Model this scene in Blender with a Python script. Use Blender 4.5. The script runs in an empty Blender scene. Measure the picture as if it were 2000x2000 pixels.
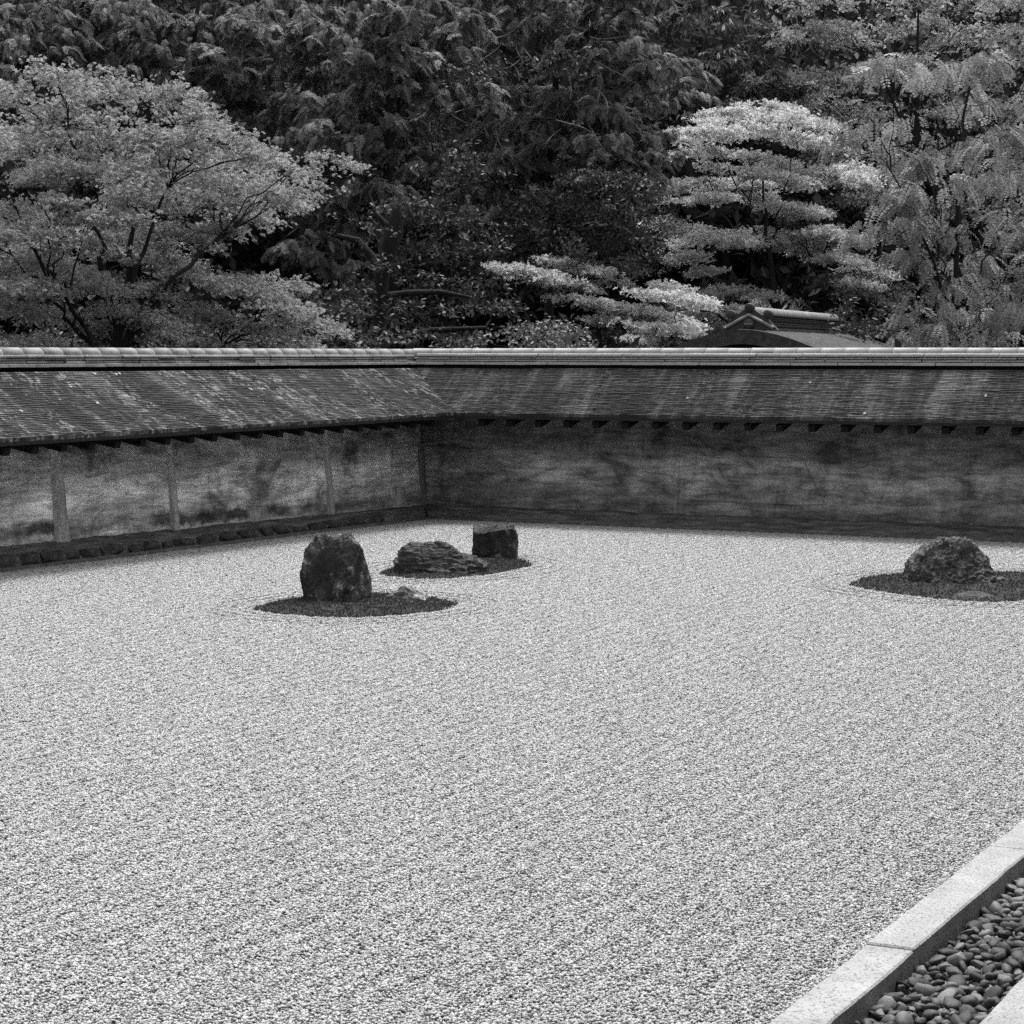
import bpy, bmesh, math, random
import numpy as np
from mathutils import Vector, noise as mnoise

random.seed(7)
RNG = np.random.default_rng(11)
SC = bpy.context.scene
COL = SC.collection

# ------------------------------------------------------------------ camera
F_PX, EYE, HORIZON = 4187.0, 1.87, 691.0           # focal length and horizon for a 2000 px frame
CAM = np.array([11.82, -21.09, EYE])
PITCH = math.atan((1000 - HORIZON) / F_PX)
YAW = math.radians(27.117)
cam_data = bpy.data.cameras.new('camera')
cam_data.sensor_fit = 'HORIZONTAL'
cam_data.sensor_width = 36.0
cam_data.lens = 36.0 * F_PX / 2000.0
cam_data.clip_start = 0.1
cam_data.clip_end = 1500.0
cam = bpy.data.objects.new('camera', cam_data)
COL.objects.link(cam)
cam.location = CAM
cam.rotation_euler = (math.pi / 2 - PITCH, 0, YAW)
SC.camera = cam

# ------------------------------------------------------------------ sky, sun, exposure (monochrome photograph)
SUN_AZ = np.array([-0.14, 0.99])                   # horizontal direction towards the sun
SUN_EL = math.radians(68)
world = bpy.data.worlds.new('World')
SC.world = world
world.use_nodes = True
wt = world.node_tree
wt.nodes.clear()
w_out = wt.nodes.new('ShaderNodeOutputWorld')
w_bg = wt.nodes.new('ShaderNodeBackground')
w_bw = wt.nodes.new('ShaderNodeRGBToBW')
w_sky = wt.nodes.new('ShaderNodeTexSky')
w_sky.sky_type = 'NISHITA'
w_sky.sun_disc = False
w_sky.sun_elevation = SUN_EL
w_sky.sun_rotation = math.atan2(SUN_AZ[0], SUN_AZ[1])
w_sky.dust_density = 5.0
wt.links.new(w_sky.outputs[0], w_bw.inputs[0])
wt.links.new(w_bw.outputs[0], w_bg.inputs[0])
w_bg.inputs[1].default_value = 0.15
wt.links.new(w_bg.outputs[0], w_out.inputs[0])

sun_data = bpy.data.lights.new('sun', 'SUN')
sun_data.energy = 1.5
sun_data.angle = math.radians(14)
sun_data.color = (1, 1, 1)
sun = bpy.data.objects.new('sun', sun_data)
COL.objects.link(sun)
sdir = Vector((SUN_AZ[0] * math.cos(SUN_EL), SUN_AZ[1] * math.cos(SUN_EL), math.sin(SUN_EL)))
sun.rotation_euler = sdir.to_track_quat('Z', 'Y').to_euler()
sun.location = (0, 0, 40)

SC.view_settings.view_transform = 'Standard'
SC.view_settings.look = 'None'
SC.view_settings.exposure = 0.92
SC.view_settings.gamma = 1.0
SC.view_settings.use_curve_mapping = False
SC.render.engine = 'CYCLES'
SC.cycles.max_bounces = 7
SC.cycles.diffuse_bounces = 4
SC.cycles.glossy_bounces = 2
SC.cycles.transmission_bounces = 5
SC.cycles.use_denoising = False
SC.cycles.use_adaptive_sampling = True
SC.cycles.adaptive_threshold = 0.01
SC.cycles.sample_clamp_indirect = 4.0

# ------------------------------------------------------------------ geometry helpers
_v0 = np.array([-math.sin(YAW), math.cos(YAW), 0.0])
_r0 = np.array([math.cos(YAW), math.sin(YAW), 0.0])
_fw = _v0 * math.cos(PITCH) + np.array([0, 0, -math.sin(PITCH)])
_up = np.cross(_r0, _fw)


def at(px, py, depth):
    """world point seen at a 2000 px frame position, at a given distance along the ground"""
    d = _fw * F_PX + _r0 * (px - 1000) + _up * (1000 - py)
    return CAM + d * (depth / (d @ _v0))


def on_ground(px, py, z=0.0):
    d = _fw * F_PX + _r0 * (px - 1000) + _up * (1000 - py)
    return CAM + d * ((z - EYE) / d[2])


def metres(px, depth):
    return px * depth / F_PX


def link(o, parent=None):
    COL.objects.link(o)
    if parent is not None:
        o.parent = parent
    return o


def mesh_np(name, verts, faces, mat, parent=None, smooth=False, attr=None):
    """faces: (n,3) or (n,4) array, or list of tuples"""
    me = bpy.data.meshes.new(name)
    if isinstance(faces, np.ndarray):
        verts = np.asarray(verts, np.float32)
        n, k = faces.shape
        me.vertices.add(len(verts))
        me.vertices.foreach_set('co', verts.ravel())
        me.loops.add(n * k)
        me.loops.foreach_set('vertex_index', faces.astype(np.int32).ravel())
        me.polygons.add(n)
        me.polygons.foreach_set('loop_start', np.arange(0, n * k, k, dtype=np.int32))
        me.update(calc_edges=True)
    else:
        me.from_pydata([tuple(v) for v in verts], [], faces)
        me.update()
    if smooth:
        me.polygons.foreach_set('use_smooth', np.ones(len(me.polygons), bool))
    if attr is not None:
        a = me.attributes.new('tone', 'FLOAT', 'POINT')
        a.data.foreach_set('value', np.asarray(attr, np.float32))
    me.materials.append(mat)
    o = bpy.data.objects.new(name, me)
    return link(o, parent)


def empty(name, loc=(0, 0, 0), rz=0.0):
    o = bpy.data.objects.new(name, None)
    o.empty_display_size = 0.2
    o.location = loc
    o.rotation_euler = (0, 0, rz)
    return link(o)


def tag(o, label=None, category=None, group=None, kind=None):
    if label: o['label'] = label
    if category: o['category'] = category
    if group: o['group'] = group
    if kind: o['kind'] = kind
    return o


class Tubes:
    """collects tapered round branches into one mesh"""
    def __init__(self):
        self.v, self.f = [], []

    def add(self, pts, radii, sides=6):
        pts = np.asarray(pts, float)
        n = len(pts)
        tan = np.gradient(pts, axis=0)
        tan /= np.linalg.norm(tan, axis=1)[:, None] + 1e-9
        base = len(self.v)
        ang = np.linspace(0, 2 * math.pi, sides, endpoint=False)
        for i in range(n):
            t = tan[i]
            ref = np.array([1.0, 0, 0]) if abs(t[2]) > 0.8 else np.array([0, 0, 1.0])
            a = np.cross(t, ref); a /= np.linalg.norm(a)
            b = np.cross(t, a)
            for q in ang:
                self.v.append(pts[i] + radii[i] * (math.cos(q) * a + math.sin(q) * b))
        for i in range(n - 1):
            for j in range(sides):
                k = (j + 1) % sides
                self.f.append((base + i * sides + j, base + i * sides + k, base + (i + 1) * sides + k, base + (i + 1) * sides + j))

    def build(self, name, mat, parent=None, origin=(0, 0, 0)):
        return mesh_np(name, np.array(self.v) - np.asarray(origin), np.array(self.f), mat, parent, smooth=True)


def curve_pts(a, b, bend, n=8, wob=0.0):
    a, b = np.asarray(a, float), np.asarray(b, float)
    t = np.linspace(0, 1, n)[:, None]
    m = (a + b) / 2 + np.asarray(bend, float)
    p = (1 - t) ** 2 * a + 2 * t * (1 - t) * m + t ** 2 * b
    if wob:
        w = RNG.normal(0, wob, p.shape); w[0] = 0; w[-1] = 0
        p = p + w
    return p


# ------------------------------------------------------------------ node helpers
class Mat:
    def __init__(self, name):
        self.m = bpy.data.materials.new(name)
        self.m.use_nodes = True
        self.t = self.m.node_tree
        self.t.nodes.clear()
        self.out = self.t.nodes.new('ShaderNodeOutputMaterial')

    def node(self, kind, **kw):
        n = self.t.nodes.new(kind)
        for k, v in kw.items():
            setattr(n, k, v)
        return n

    def put(self, sock, v):
        if isinstance(v, bpy.types.NodeSocket):
            self.t.links.new(v, sock)
        elif v is not None:
            if hasattr(sock.default_value, '__len__') and not hasattr(v, '__len__'):
                v = (v, v, v, 1.0)[:len(sock.default_value)]
            sock.default_value = v

    def coords(self, which='Object', scale=(1, 1, 1), rot=(0, 0, 0), loc=(0, 0, 0)):
        c = self.node('ShaderNodeTexCoord')
        mp = self.node('ShaderNodeMapping')
        mp.inputs['Scale'].default_value = scale
        mp.inputs['Rotation'].default_value = rot
        mp.inputs['Location'].default_value = loc
        self.put(mp.inputs[0], c.outputs[which])
        return mp.outputs[0]

    def noise(self, vec, scale=5, detail=4, rough=0.55, dist=0.0):
        n = self.node('ShaderNodeTexNoise')
        self.put(n.inputs['Vector'], vec)
        n.inputs['Scale'].default_value = scale
        n.inputs['Detail'].default_value = detail
        n.inputs['Roughness'].default_value = rough
        n.inputs['Distortion'].default_value = dist
        return n.outputs[0]

    def voronoi(self, vec, scale=5, feature='F1', out=0):
        n = self.node('ShaderNodeTexVoronoi', feature=feature)
        self.put(n.inputs['Vector'], vec)
        n.inputs['Scale'].default_value = scale
        return n.outputs[out]

    def ramp(self, fac, stops):
        n = self.node('ShaderNodeValToRGB')
        self.put(n.inputs[0], fac)
        el = n.color_ramp.elements
        while len(el) < len(stops):
            el.new(0.5)
        for e, (p, v) in zip(el, stops):
            e.position = p
            e.color = (v, v, v, 1)
        return n.outputs[0]

    def math(self, op, a, b=None, c=None):
        n = self.node('ShaderNodeMath', operation=op)
        self.put(n.inputs[0], a)
        self.put(n.inputs[1], b)
        if c is not None:
            self.put(n.inputs[2], c)
        return n.outputs[0]

    def mix(self, fac, a, b):
        n = self.node('ShaderNodeMix', data_type='FLOAT')
        self.put(n.inputs[0], fac)
        self.put(n.inputs[2], a)
        self.put(n.inputs[3], b)
        return n.outputs[0]

    def sep(self, vec):
        n = self.node('ShaderNodeSeparateXYZ')
        self.put(n.inputs[0], vec)
        return n.outputs

    def attr(self, name='tone'):
        n = self.node('ShaderNodeAttribute', attribute_name=name)
        return n.outputs['Fac']

    def rand(self):
        return self.node('ShaderNodeObjectInfo').outputs['Random']

    def surface(self, color, rough=0.85, bump=None, strength=0.5, dist=0.01, spec=0.3):
        b = self.node('ShaderNodeBsdfPrincipled')
        self.put(b.inputs['Base Color'], color)
        self.put(b.inputs['Roughness'], rough)
        b.inputs['Specular IOR Level'].default_value = spec
        if bump is not None:
            bn = self.node('ShaderNodeBump')
            bn.inputs['Strength'].default_value = strength
            bn.inputs['Distance'].default_value = dist
            self.put(bn.inputs['Height'], bump)
            self.put(b.inputs['Normal'], bn.outputs[0])
        self.put(self.out.inputs[0], b.outputs[0])
        return self.m


def leaf_material(name, tone, spread=0.5, trans=0.45, gloss=0.03, rough=0.45):
    m = Mat(name)
    t = m.attr('tone')
    col = m.math('MULTIPLY', m.math('ADD', m.math('MULTIPLY', t, 2 * spread), 1 - spread), tone)
    d = m.node('ShaderNodeBsdfDiffuse'); m.put(d.inputs[0], col)
    tr = m.node('ShaderNodeBsdfTranslucent'); m.put(tr.inputs[0], col)
    mx = m.node('ShaderNodeMixShader'); mx.inputs[0].default_value = trans
    m.put(mx.inputs[1], d.outputs[0]); m.put(mx.inputs[2], tr.outputs[0])
    g = m.node('ShaderNodeBsdfGlossy'); g.inputs['Roughness'].default_value = rough
    g.inputs[0].default_value = (0.9, 0.9, 0.9, 1)
    m2 = m.node('ShaderNodeMixShader'); m2.inputs[0].default_value = gloss
    m.put(m2.inputs[1], mx.outputs[0]); m.put(m2.inputs[2], g.outputs[0])
    m.put(m.out.inputs[0], m2.outputs[0])
    return m.m


# ------------------------------------------------------------------ materials
def make_materials():
    M = {}
    m = Mat('earth'); c = m.coords()
    n = m.noise(c, 3, 6)
    M['earth'] = m.surface(m.ramp(n, [(0.3, 0.006), (0.7, 0.02)]), 0.95, m.noise(c, 14, 5), 0.6, 0.05, 0.1)

    m = Mat('gravel_dust'); c = m.coords()
    M['gravel_dust'] = m.surface(m.ramp(m.noise(c, 60, 3), [(0.3, 0.03), (0.7, 0.08)]), 0.95)

    m = Mat('gravel_grain'); t = m.attr('tone'); c = m.coords()
    base = m.ramp(t, [(0.0, 0.12), (0.10, 0.2), (0.17, 0.37), (1.0, 0.64)])
    M['gravel_grain'] = m.surface(base, 0.8, spec=0.35)

    m = Mat('granite'); c = m.coords()
    sp = m.ramp(m.noise(c, 95, 3, 0.6), [(0.36, 0.15), (0.45, 0.39)])
    big = m.noise(c, 6, 5)
    col = m.math('MULTIPLY', sp, m.ramp(big, [(0.3, 0.74), (0.7, 1.12)]))
    sp2 = m.ramp(m.noise(m.coords(loc=(3, 1, 7)), 48, 3, 0.6), [(0.30, 0.35), (0.37, 1.0)])
    M['granite'] = m.surface(m.math('MULTIPLY', col, sp2), 0.8, m.noise(c, 120, 3), 0.35, 0.004)

    m = Mat('river_cobble'); c = m.coords(); r = m.rand()
    n = m.noise(c, 18, 5)
    col = m.math('MULTIPLY', m.ramp(r, [(0, 0.015), (0.5, 0.05), (0.8, 0.10), (1, 0.22)]), m.ramp(n, [(0.3, 0.7), (0.7, 1.3)]))
    M['cobble'] = m.surface(col, m.ramp(n, [(0.3, 0.45), (0.7, 0.7)]), m.noise(c, 60, 4), 0.25, 0.004, 0.4)

    m = Mat('channel_bed'); c = m.coords()
    M['channel'] = m.surface(m.ramp(m.noise(c, 30, 4), [(0.3, 0.01), (0.7, 0.035)]), 0.95)

    # clay plaster of the walls: object coords x = along the wall, z = height
    def plaster(name, seed, tone, lower_band, foot, rise):
        m = Mat(name)
        c = m.coords(loc=(seed, seed * 0.7, 0))
        x, y, z = m.sep(m.coords())
        streak = m.noise(m.coords(scale=(1.0, 1, 4.5), loc=(seed, 0, 0)), 1.3, 7, 0.6, 0.4)
        blot = m.noise(m.coords(scale=(1, 1, 1.6), loc=(seed, 2, 3)), 2.2, 7, 0.62, 0.8)
        fine = m.noise(c, 55, 5, 0.65)
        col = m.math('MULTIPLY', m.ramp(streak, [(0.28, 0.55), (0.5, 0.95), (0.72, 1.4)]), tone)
        col = m.math('MULTIPLY', col, m.ramp(blot, [(0.34, 0.36), (0.47, 0.9), (0.56, 1.1), (0.7, 1.5)]))
        col = m.math('MULTIPLY', col, m.ramp(fine, [(0.3, 0.72), (0.7, 1.28)]))
        # eave shade above and bounced light below, painted into the plaster tone
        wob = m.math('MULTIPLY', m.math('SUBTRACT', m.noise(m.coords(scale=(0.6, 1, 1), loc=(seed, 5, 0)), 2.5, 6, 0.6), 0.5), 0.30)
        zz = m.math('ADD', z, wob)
        eave_shade = m.ramp(zz, [(0.36, 1.0), (0.50, 1.38), (0.62, 1.15), (0.85, 0.62), (1.0, 0.5)])
        col = m.math('MULTIPLY', col, eave_shade)
        # damp stain above the footing with a ragged edge
        edge = m.math('MULTIPLY', m.math('SUBTRACT', m.noise(m.coords(loc=(seed, 8, 1)), 7, 8, 0.72), 0.5), 0.2)
        slow = m.math('MULTIPLY', m.math('SUBTRACT', m.noise(m.coords(scale=(1, 0, 0), loc=(seed, 0, 0)), 1.7, 4), 0.5), 0.2)
        ze = m.math('ADD', m.math('ADD', z, edge), slow)
        ze = m.math('ADD', m.math('SUBTRACT', ze, m.math('MULTIPLY', x, rise)), 0.2 - foot)
        stain = m.ramp(ze, [(0.19, 0.0), (0.235, 1.0), (0.30, 1.0), (0.36, 0.0)])
        pres = m.ramp(m.noise(m.coords(scale=(1, 0.1, 0.1), loc=(seed, 1, 1)), 1.4, 3), [(0.36, 0.0), (0.56, 1.0)])
        stain = m.math('MULTIPLY', m.math('MULTIPLY', stain, pres), lower_band)
        col = m.mix(stain, col, m.math('MULTIPLY', m.ramp(fine, [(0.3, 0.02), (0.7, 0.06)]), 1.0))
        # salt bloom at the foot
        salt = m.math('MULTIPLY', m.ramp(ze, [(0.215, 1.0), (0.255, 0.0)]), m.ramp(m.noise(c, 26, 6, 0.75), [(0.53, 0.0), (0.62, 1.0)]))
        col = m.mix(m.math('MULTIPLY', salt, 0.8), col, 0.5)
        # eroded horizontal bands
        band = m.noise(m.coords(scale=(0.9, 1, 6.5), loc=(seed, 6, 0)), 3.2, 10, 0.74, 0.5)
        col = m.math('MULTIPLY', col, m.ramp(band, [(0.40, 1.18), (0.50, 1.0), (0.55, 0.72), (0.66, 0.58)]))
        # run marks down the face
        drip = m.noise(m.coords(scale=(7, 1, 0.5), loc=(seed, 4, 0)), 2.0, 4, 0.6)
        col = m.math('MULTIPLY', col, m.ramp(drip, [(0.36, 0.88), (0.5, 1.0), (0.68, 1.08)]))
        # small pale chips
        chip = m.ramp(m.voronoi(c, 22), [(0.045, 1.0), (0.075, 0.0)])
        chip = m.math('MULTIPLY', chip, m.ramp(m.noise(c, 2.4, 3), [(0.5, 0.0), (0.6, 1.0)]))
        col = m.mix(m.math('MULTIPLY', chip, 0.6), col, 0.40)
        # thin cracks
        cr = m.voronoi(m.coords(scale=(1, 1, 0.7), loc=(seed, 3, 2)), 0.9, 'DISTANCE_TO_EDGE')
        crk = m.math('MULTIPLY', m.ramp(m.math('ADD', cr, m.math('MULTIPLY', m.math('SUBTRACT', m.noise(c, 9, 5), 0.5), 0.05)), [(0.0, 1.0), (0.006, 0.0)]),
                     m.ramp(m.noise(c, 1.1, 2), [(0.5, 0.0), (0.6, 1.0)]))
        col = m.mix(m.math('MULTIPLY', crk, 0.4), col, 0.03)
        return m.surface(col, 0.95, m.math('ADD', m.noise(c, 40, 6, 0.7), m.noise(c, 6, 4)), 0.55, 0.015, 0.15)
    M['plaster_left'] = plaster('clay_plaster_pale_stained', 1.3, 0.68, 0.9, 0.13, 0.0157)
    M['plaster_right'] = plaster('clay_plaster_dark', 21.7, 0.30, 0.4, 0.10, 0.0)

    m = Mat('post_wood'); c = m.coords(scale=(1, 1, 0.25)); f = m.noise(m.coords(), 30, 5)
    M['post'] = m.surface(m.math('MULTIPLY', m.ramp(m.noise(c, 18, 6, 0.7), [(0.3, 0.32), (0.7, 0.62)]), m.ramp(f, [(0.3, 0.75), (0.7, 1.2)])), 0.9, m.noise(c, 40, 5), 0.6, 0.01)
    m = Mat('post_mid'); c = m.coords(scale=(1, 1, 0.25))
    M['post_mid'] = m.surface(m.ramp(m.noise(c, 18, 6, 0.7), [(0.3, 0.13), (0.7, 0.27)]), 0.9, m.noise(c, 40, 5), 0.6, 0.01)
    m = Mat('post_dark'); c = m.coords(scale=(1, 1, 0.25))
    M['post_dark'] = m.surface(m.ramp(m.noise(c, 18, 6, 0.7), [(0.3, 0.06), (0.7, 0.13)]), 0.9, m.noise(c, 40, 5), 0.6, 0.01)

    m = Mat('dark_timber'); c = m.coords(scale=(6, 1, 6))
    M['timber'] = m.surface(m.ramp(m.noise(c, 6, 5), [(0.3, 0.006), (0.7, 0.02)]), 0.9, spec=0.1)

    # bark shingles: object coords x = along the wall, y = down the slope
    def bark(name, seed, lo, hi, lichen):
        m = Mat(name)
        fine = m.noise(m.coords(scale=(2.2, 34, 34), loc=(seed, 0, 0)), 5, 5, 0.7)
        run_dapple = m.noise(m.coords(scale=(2.8, 0.6, 0.3), loc=(seed, 1, 0)), 1.2, 8, 0.68, 0.2)
        mid = m.noise(m.coords(scale=(1, 4, 4), loc=(seed, 4, 0)), 3.0, 6, 0.65)
        col = m.ramp(fine, [(0.28, lo), (0.55, (lo + hi) / 2), (0.75, hi)])
        col = m.math('MULTIPLY', col, m.ramp(run_dapple, [(0.36, 0.42), (0.48, 0.75), (0.55, 1.4), (0.63, 3.0)]))  # sun dapples painted into the bark colour along with weathering streaks
        col = m.math('MULTIPLY', col, m.ramp(mid, [(0.3, 0.6), (0.7, 1.45)]))
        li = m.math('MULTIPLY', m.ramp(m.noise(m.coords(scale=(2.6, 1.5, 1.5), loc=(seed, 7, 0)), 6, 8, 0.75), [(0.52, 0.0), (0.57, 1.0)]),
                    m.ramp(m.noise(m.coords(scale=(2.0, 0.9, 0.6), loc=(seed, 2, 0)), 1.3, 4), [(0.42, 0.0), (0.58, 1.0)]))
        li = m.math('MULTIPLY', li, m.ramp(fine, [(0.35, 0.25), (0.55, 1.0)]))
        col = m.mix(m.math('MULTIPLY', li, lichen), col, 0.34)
        return m.surface(col, 0.85, fine, 0.7, 0.01, 0.3)
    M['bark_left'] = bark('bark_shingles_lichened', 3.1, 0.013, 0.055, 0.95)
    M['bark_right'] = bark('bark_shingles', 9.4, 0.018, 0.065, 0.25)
    m = Mat('bark_moss'); c = m.coords()
    M['bark_gate'] = m.surface(m.math('MULTIPLY', m.ramp(m.noise(c, 9, 6, 0.7), [(0.3, 0.035), (0.7, 0.12)]), m.ramp(m.noise(c, 60, 3), [(0.3, 0.6), (0.7, 1.4)])), 0.95, m.noise(c, 50, 5), 0.8, 0.03)
    m = Mat('bark_edge'); c = m.coords(scale=(1, 8, 20))
    M['bark_edge'] = m.surface(m.ramp(m.noise(c, 8, 5), [(0.3, 0.015), (0.7, 0.05)]), 0.9)

    def tile(name, lo, hi, wear):
        m = Mat(name); c = m.coords(); r = m.rand()
        n = m.noise(m.coords('Generated'), 3, 5)
        g = m.node('ShaderNodeNewGeometry')
        w = m.noise(g.outputs['Position'], 9, 7, 0.7)
        col = m.math('MULTIPLY', m.ramp(r, [(0, lo), (1, hi)]), m.ramp(w, [(0.3, 1 - wear), (0.52, 1.0), (0.7, 1 + wear * 0.6)]))
        return m.surface(col, m.ramp(w, [(0.3, 0.5), (0.7, 0.75)]), m.noise(g.outputs['Position'], 60, 4), 0.2, 0.004, 0.5)
    M['tile_left'] = tile('roof_tile_weathered', 0.22, 0.27, 0.55)
    M['tile_right'] = tile('roof_tile_pale', 0.36, 0.40, 0.2)
    M['tile_gate'] = tile('roof_tile_dark', 0.035, 0.06, 0.4)
    m = Mat('ridge_core')
    M['ridge_core'] = m.surface(0.015, 0.9)
    m = Mat('edging_tile'); g = m.node('ShaderNodeNewGeometry'); w = m.noise(g.outputs['Position'], 12, 6, 0.7)
    M['edging'] = m.surface(m.ramp(w, [(0.3, 0.07), (0.55, 0.14), (0.75, 0.34)]), 0.85)

    def ledge(name, seed):
        m = Mat(name); c = m.coords(scale=(1, 4, 4), loc=(seed, 0, 0)); c2 = m.coords()
        n = m.noise(c, 3.2, 8, 0.68); f = m.noise(c2, 40, 5, 0.7)
        col = m.math('MULTIPLY', m.ramp(n, [(0.3, 0.05), (0.5, 0.15), (0.66, 0.28), (0.78, 0.42)]), m.ramp(f, [(0.3, 0.65), (0.7, 1.35)]))
        chip = m.ramp(m.noise(m.coords(scale=(0.8, 2, 2), loc=(seed, 5, 0)), 26, 4, 0.7), [(0.66, 0.0), (0.72, 1.0)])
        col = m.mix(m.math('MULTIPLY', chip, 0.6), col, 0.45)
        return m.surface(col, 0.9, m.math('ADD', n, f), 0.8, 0.03)
    M['ledge'] = ledge('trodden_earth_ledge', 2.0)

    def rock(name, lo, mid, hi, scale, pale, strata=False, bumpd=0.03):
        m = Mat(name); c = m.coords()
        cs = m.coords(scale=(0.5, 0.5, 4.0)) if strata else c
        n = m.noise(cs, scale, 8, 0.65, 0.4)
        f = m.noise(c, scale * 9, 5, 0.7)
        col = m.math('MULTIPLY', m.ramp(n, [(0.3, lo), (0.5, mid), (0.72, hi)]), m.ramp(f, [(0.3, 0.6), (0.7, 1.4)]))
        li = m.math('MULTIPLY', m.ramp(m.noise(c, 17, 6, 0.8), [(0.54, 0.0), (0.62, 1.0)]), m.ramp(m.noise(c, 4, 4), [(0.46, 0.0), (0.58, 1.0)]))
        col = m.mix(m.math('MULTIPLY', li, pale), col, 0.5)
        return m.surface(col, 0.75, m.math('ADD', n, m.math('MULTIPLY', f, 0.4)), 0.9, bumpd, 0.35)
    M['rock_tall'] = rock('dark_speckled_rock', 0.010, 0.03, 0.17, 4.5, 0.95)
    M['rock_block'] = rock('dark_block_rock', 0.008, 0.02, 0.07, 6, 0.4)
    M['rock_flat'] = rock('slaty_rock', 0.014, 0.05, 0.17, 7, 0.3, True)
    M['rock_mound'] = rock('crusted_rock', 0.03, 0.10, 0.3, 13, 0.45)
    M['rock_low'] = rock('veined_rock', 0.06, 0.17, 0.5, 9, 0.6)
    M['rock_ledge'] = rock('footing_stone', 0.02, 0.06, 0.2, 8, 0.4)

    m = Mat('moss'); c = m.coords()
    M['moss'] = m.surface(m.math('MULTIPLY', m.ramp(m.noise(c, 9, 6, 0.7), [(0.3, 0.03), (0.7, 0.085)]), m.ramp(m.noise(c, 90, 3), [(0.3, 0.5), (0.7, 1.5)])), 0.95, m.noise(c, 70, 4), 0.9, 0.02, 0.1)
    M['moss_blade'] = leaf_material('moss_blade', 0.075, 0.6, 0.2, 0.0)

    def wood(name, lo, hi):
        m = Mat(name); c = m.coords(scale=(1, 1, 0.3))
        n = m.noise(c, 9, 6, 0.7)
        return m.surface(m.ramp(n, [(0.3, lo), (0.7, hi)]), 0.9, n, 0.9, 0.03, 0.2)
    M['bark_dark'] = wood('trunk_bark_dark', 0.012, 0.04)
    M['bark_mid'] = wood('trunk_bark_grey', 0.03, 0.10)
    M['twig'] = wood('bare_twig', 0.12, 0.26)

    M['maple'] = leaf_material('maple_leaf', 0.36, 0.35, 0.5, 0.03)
    M['maple_bright'] = leaf_material('pale_maple_leaf', 0.62, 0.25, 0.5, 0.03)
    M['conifer'] = leaf_material('cypress_spray', 0.22, 0.6, 0.35, 0.02)
    M['camellia'] = leaf_material('glossy_evergreen_leaf', 0.08, 0.6, 0.2, 0.035, 0.45)
    M['oak'] = leaf_material('narrow_evergreen_leaf', 0.15, 0.5, 0.25, 0.04, 0.45)
    M['pinnate'] = leaf_material('pinnate_leaf', 0.31, 0.45, 0.45, 0.05)
    M['fine'] = leaf_material('fine_leaf', 0.44, 0.5, 0.45, 0.03)
    M['fine_dim'] = leaf_material('dim_fine_leaf', 0.17, 0.5, 0.4, 0.03)
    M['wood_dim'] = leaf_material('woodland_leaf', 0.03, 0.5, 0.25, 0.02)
    M['fallen'] = leaf_material('fallen_leaf', 0.6, 0.3, 0.2, 0.02)
    return M


M = make_materials()

# ------------------------------------------------------------------ ground
def ground():
    v, f = [], []
    n = 60
    xs = np.concatenate([np.linspace(-300, -60, 8), np.linspace(-50, 40, 40), np.linspace(60, 300, 8)])
    ys = np.concatenate([np.linspace(-300, -40, 8), np.linspace(-30, 90, 50), np.linspace(110, 400, 8)])
    for y in ys:
        for x in xs:
            d = (x - CAM[0]) * _v0[0] + (y - CAM[1]) * _v0[1]
            z = -0.16
            if d > 38:
                z += 0.42 * (d - 38) * min(1, (d - 38) / 12) if d < 90 else 0.42 * 52
            if d > 38:
                z += 0.5 * mnoise.noise(Vector((x * 0.2, y * 0.2, 0)))
            v.append((x, y, z))
    nx = len(xs)
    for j in range(len(ys) - 1):
        for i in range(nx - 1):
            f.append((j * nx + i, j * nx + i + 1, (j + 1) * nx + i + 1, (j + 1) * nx + i))
    o = mesh_np('ground', v, f, M['earth'], smooth=True)
    tag(o, 'dark earth under the trees, rising to a wooded slope behind', kind='structure')


ground()


def box_verts(x0, x1, y0, y1, z0, z1):
    v = [(x0, y0, z0), (x1, y0, z0), (x1, y1, z0), (x0, y1, z0), (x0, y0, z1), (x1, y0, z1), (x1, y1, z1), (x0, y1, z1)]
    f = [(0, 3, 2, 1), (4, 5, 6, 7), (0, 1, 5, 4), (1, 2, 6, 5), (2, 3, 7, 6), (3, 0, 4, 7)]
    return v, f


# ------------------------------------------------------------------ white gravel
KX0, KX1 = 9.790, 9.945          # granite kerb between gravel and cobble channel
SX = 10.30                       # paving slabs beyond the channel


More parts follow.
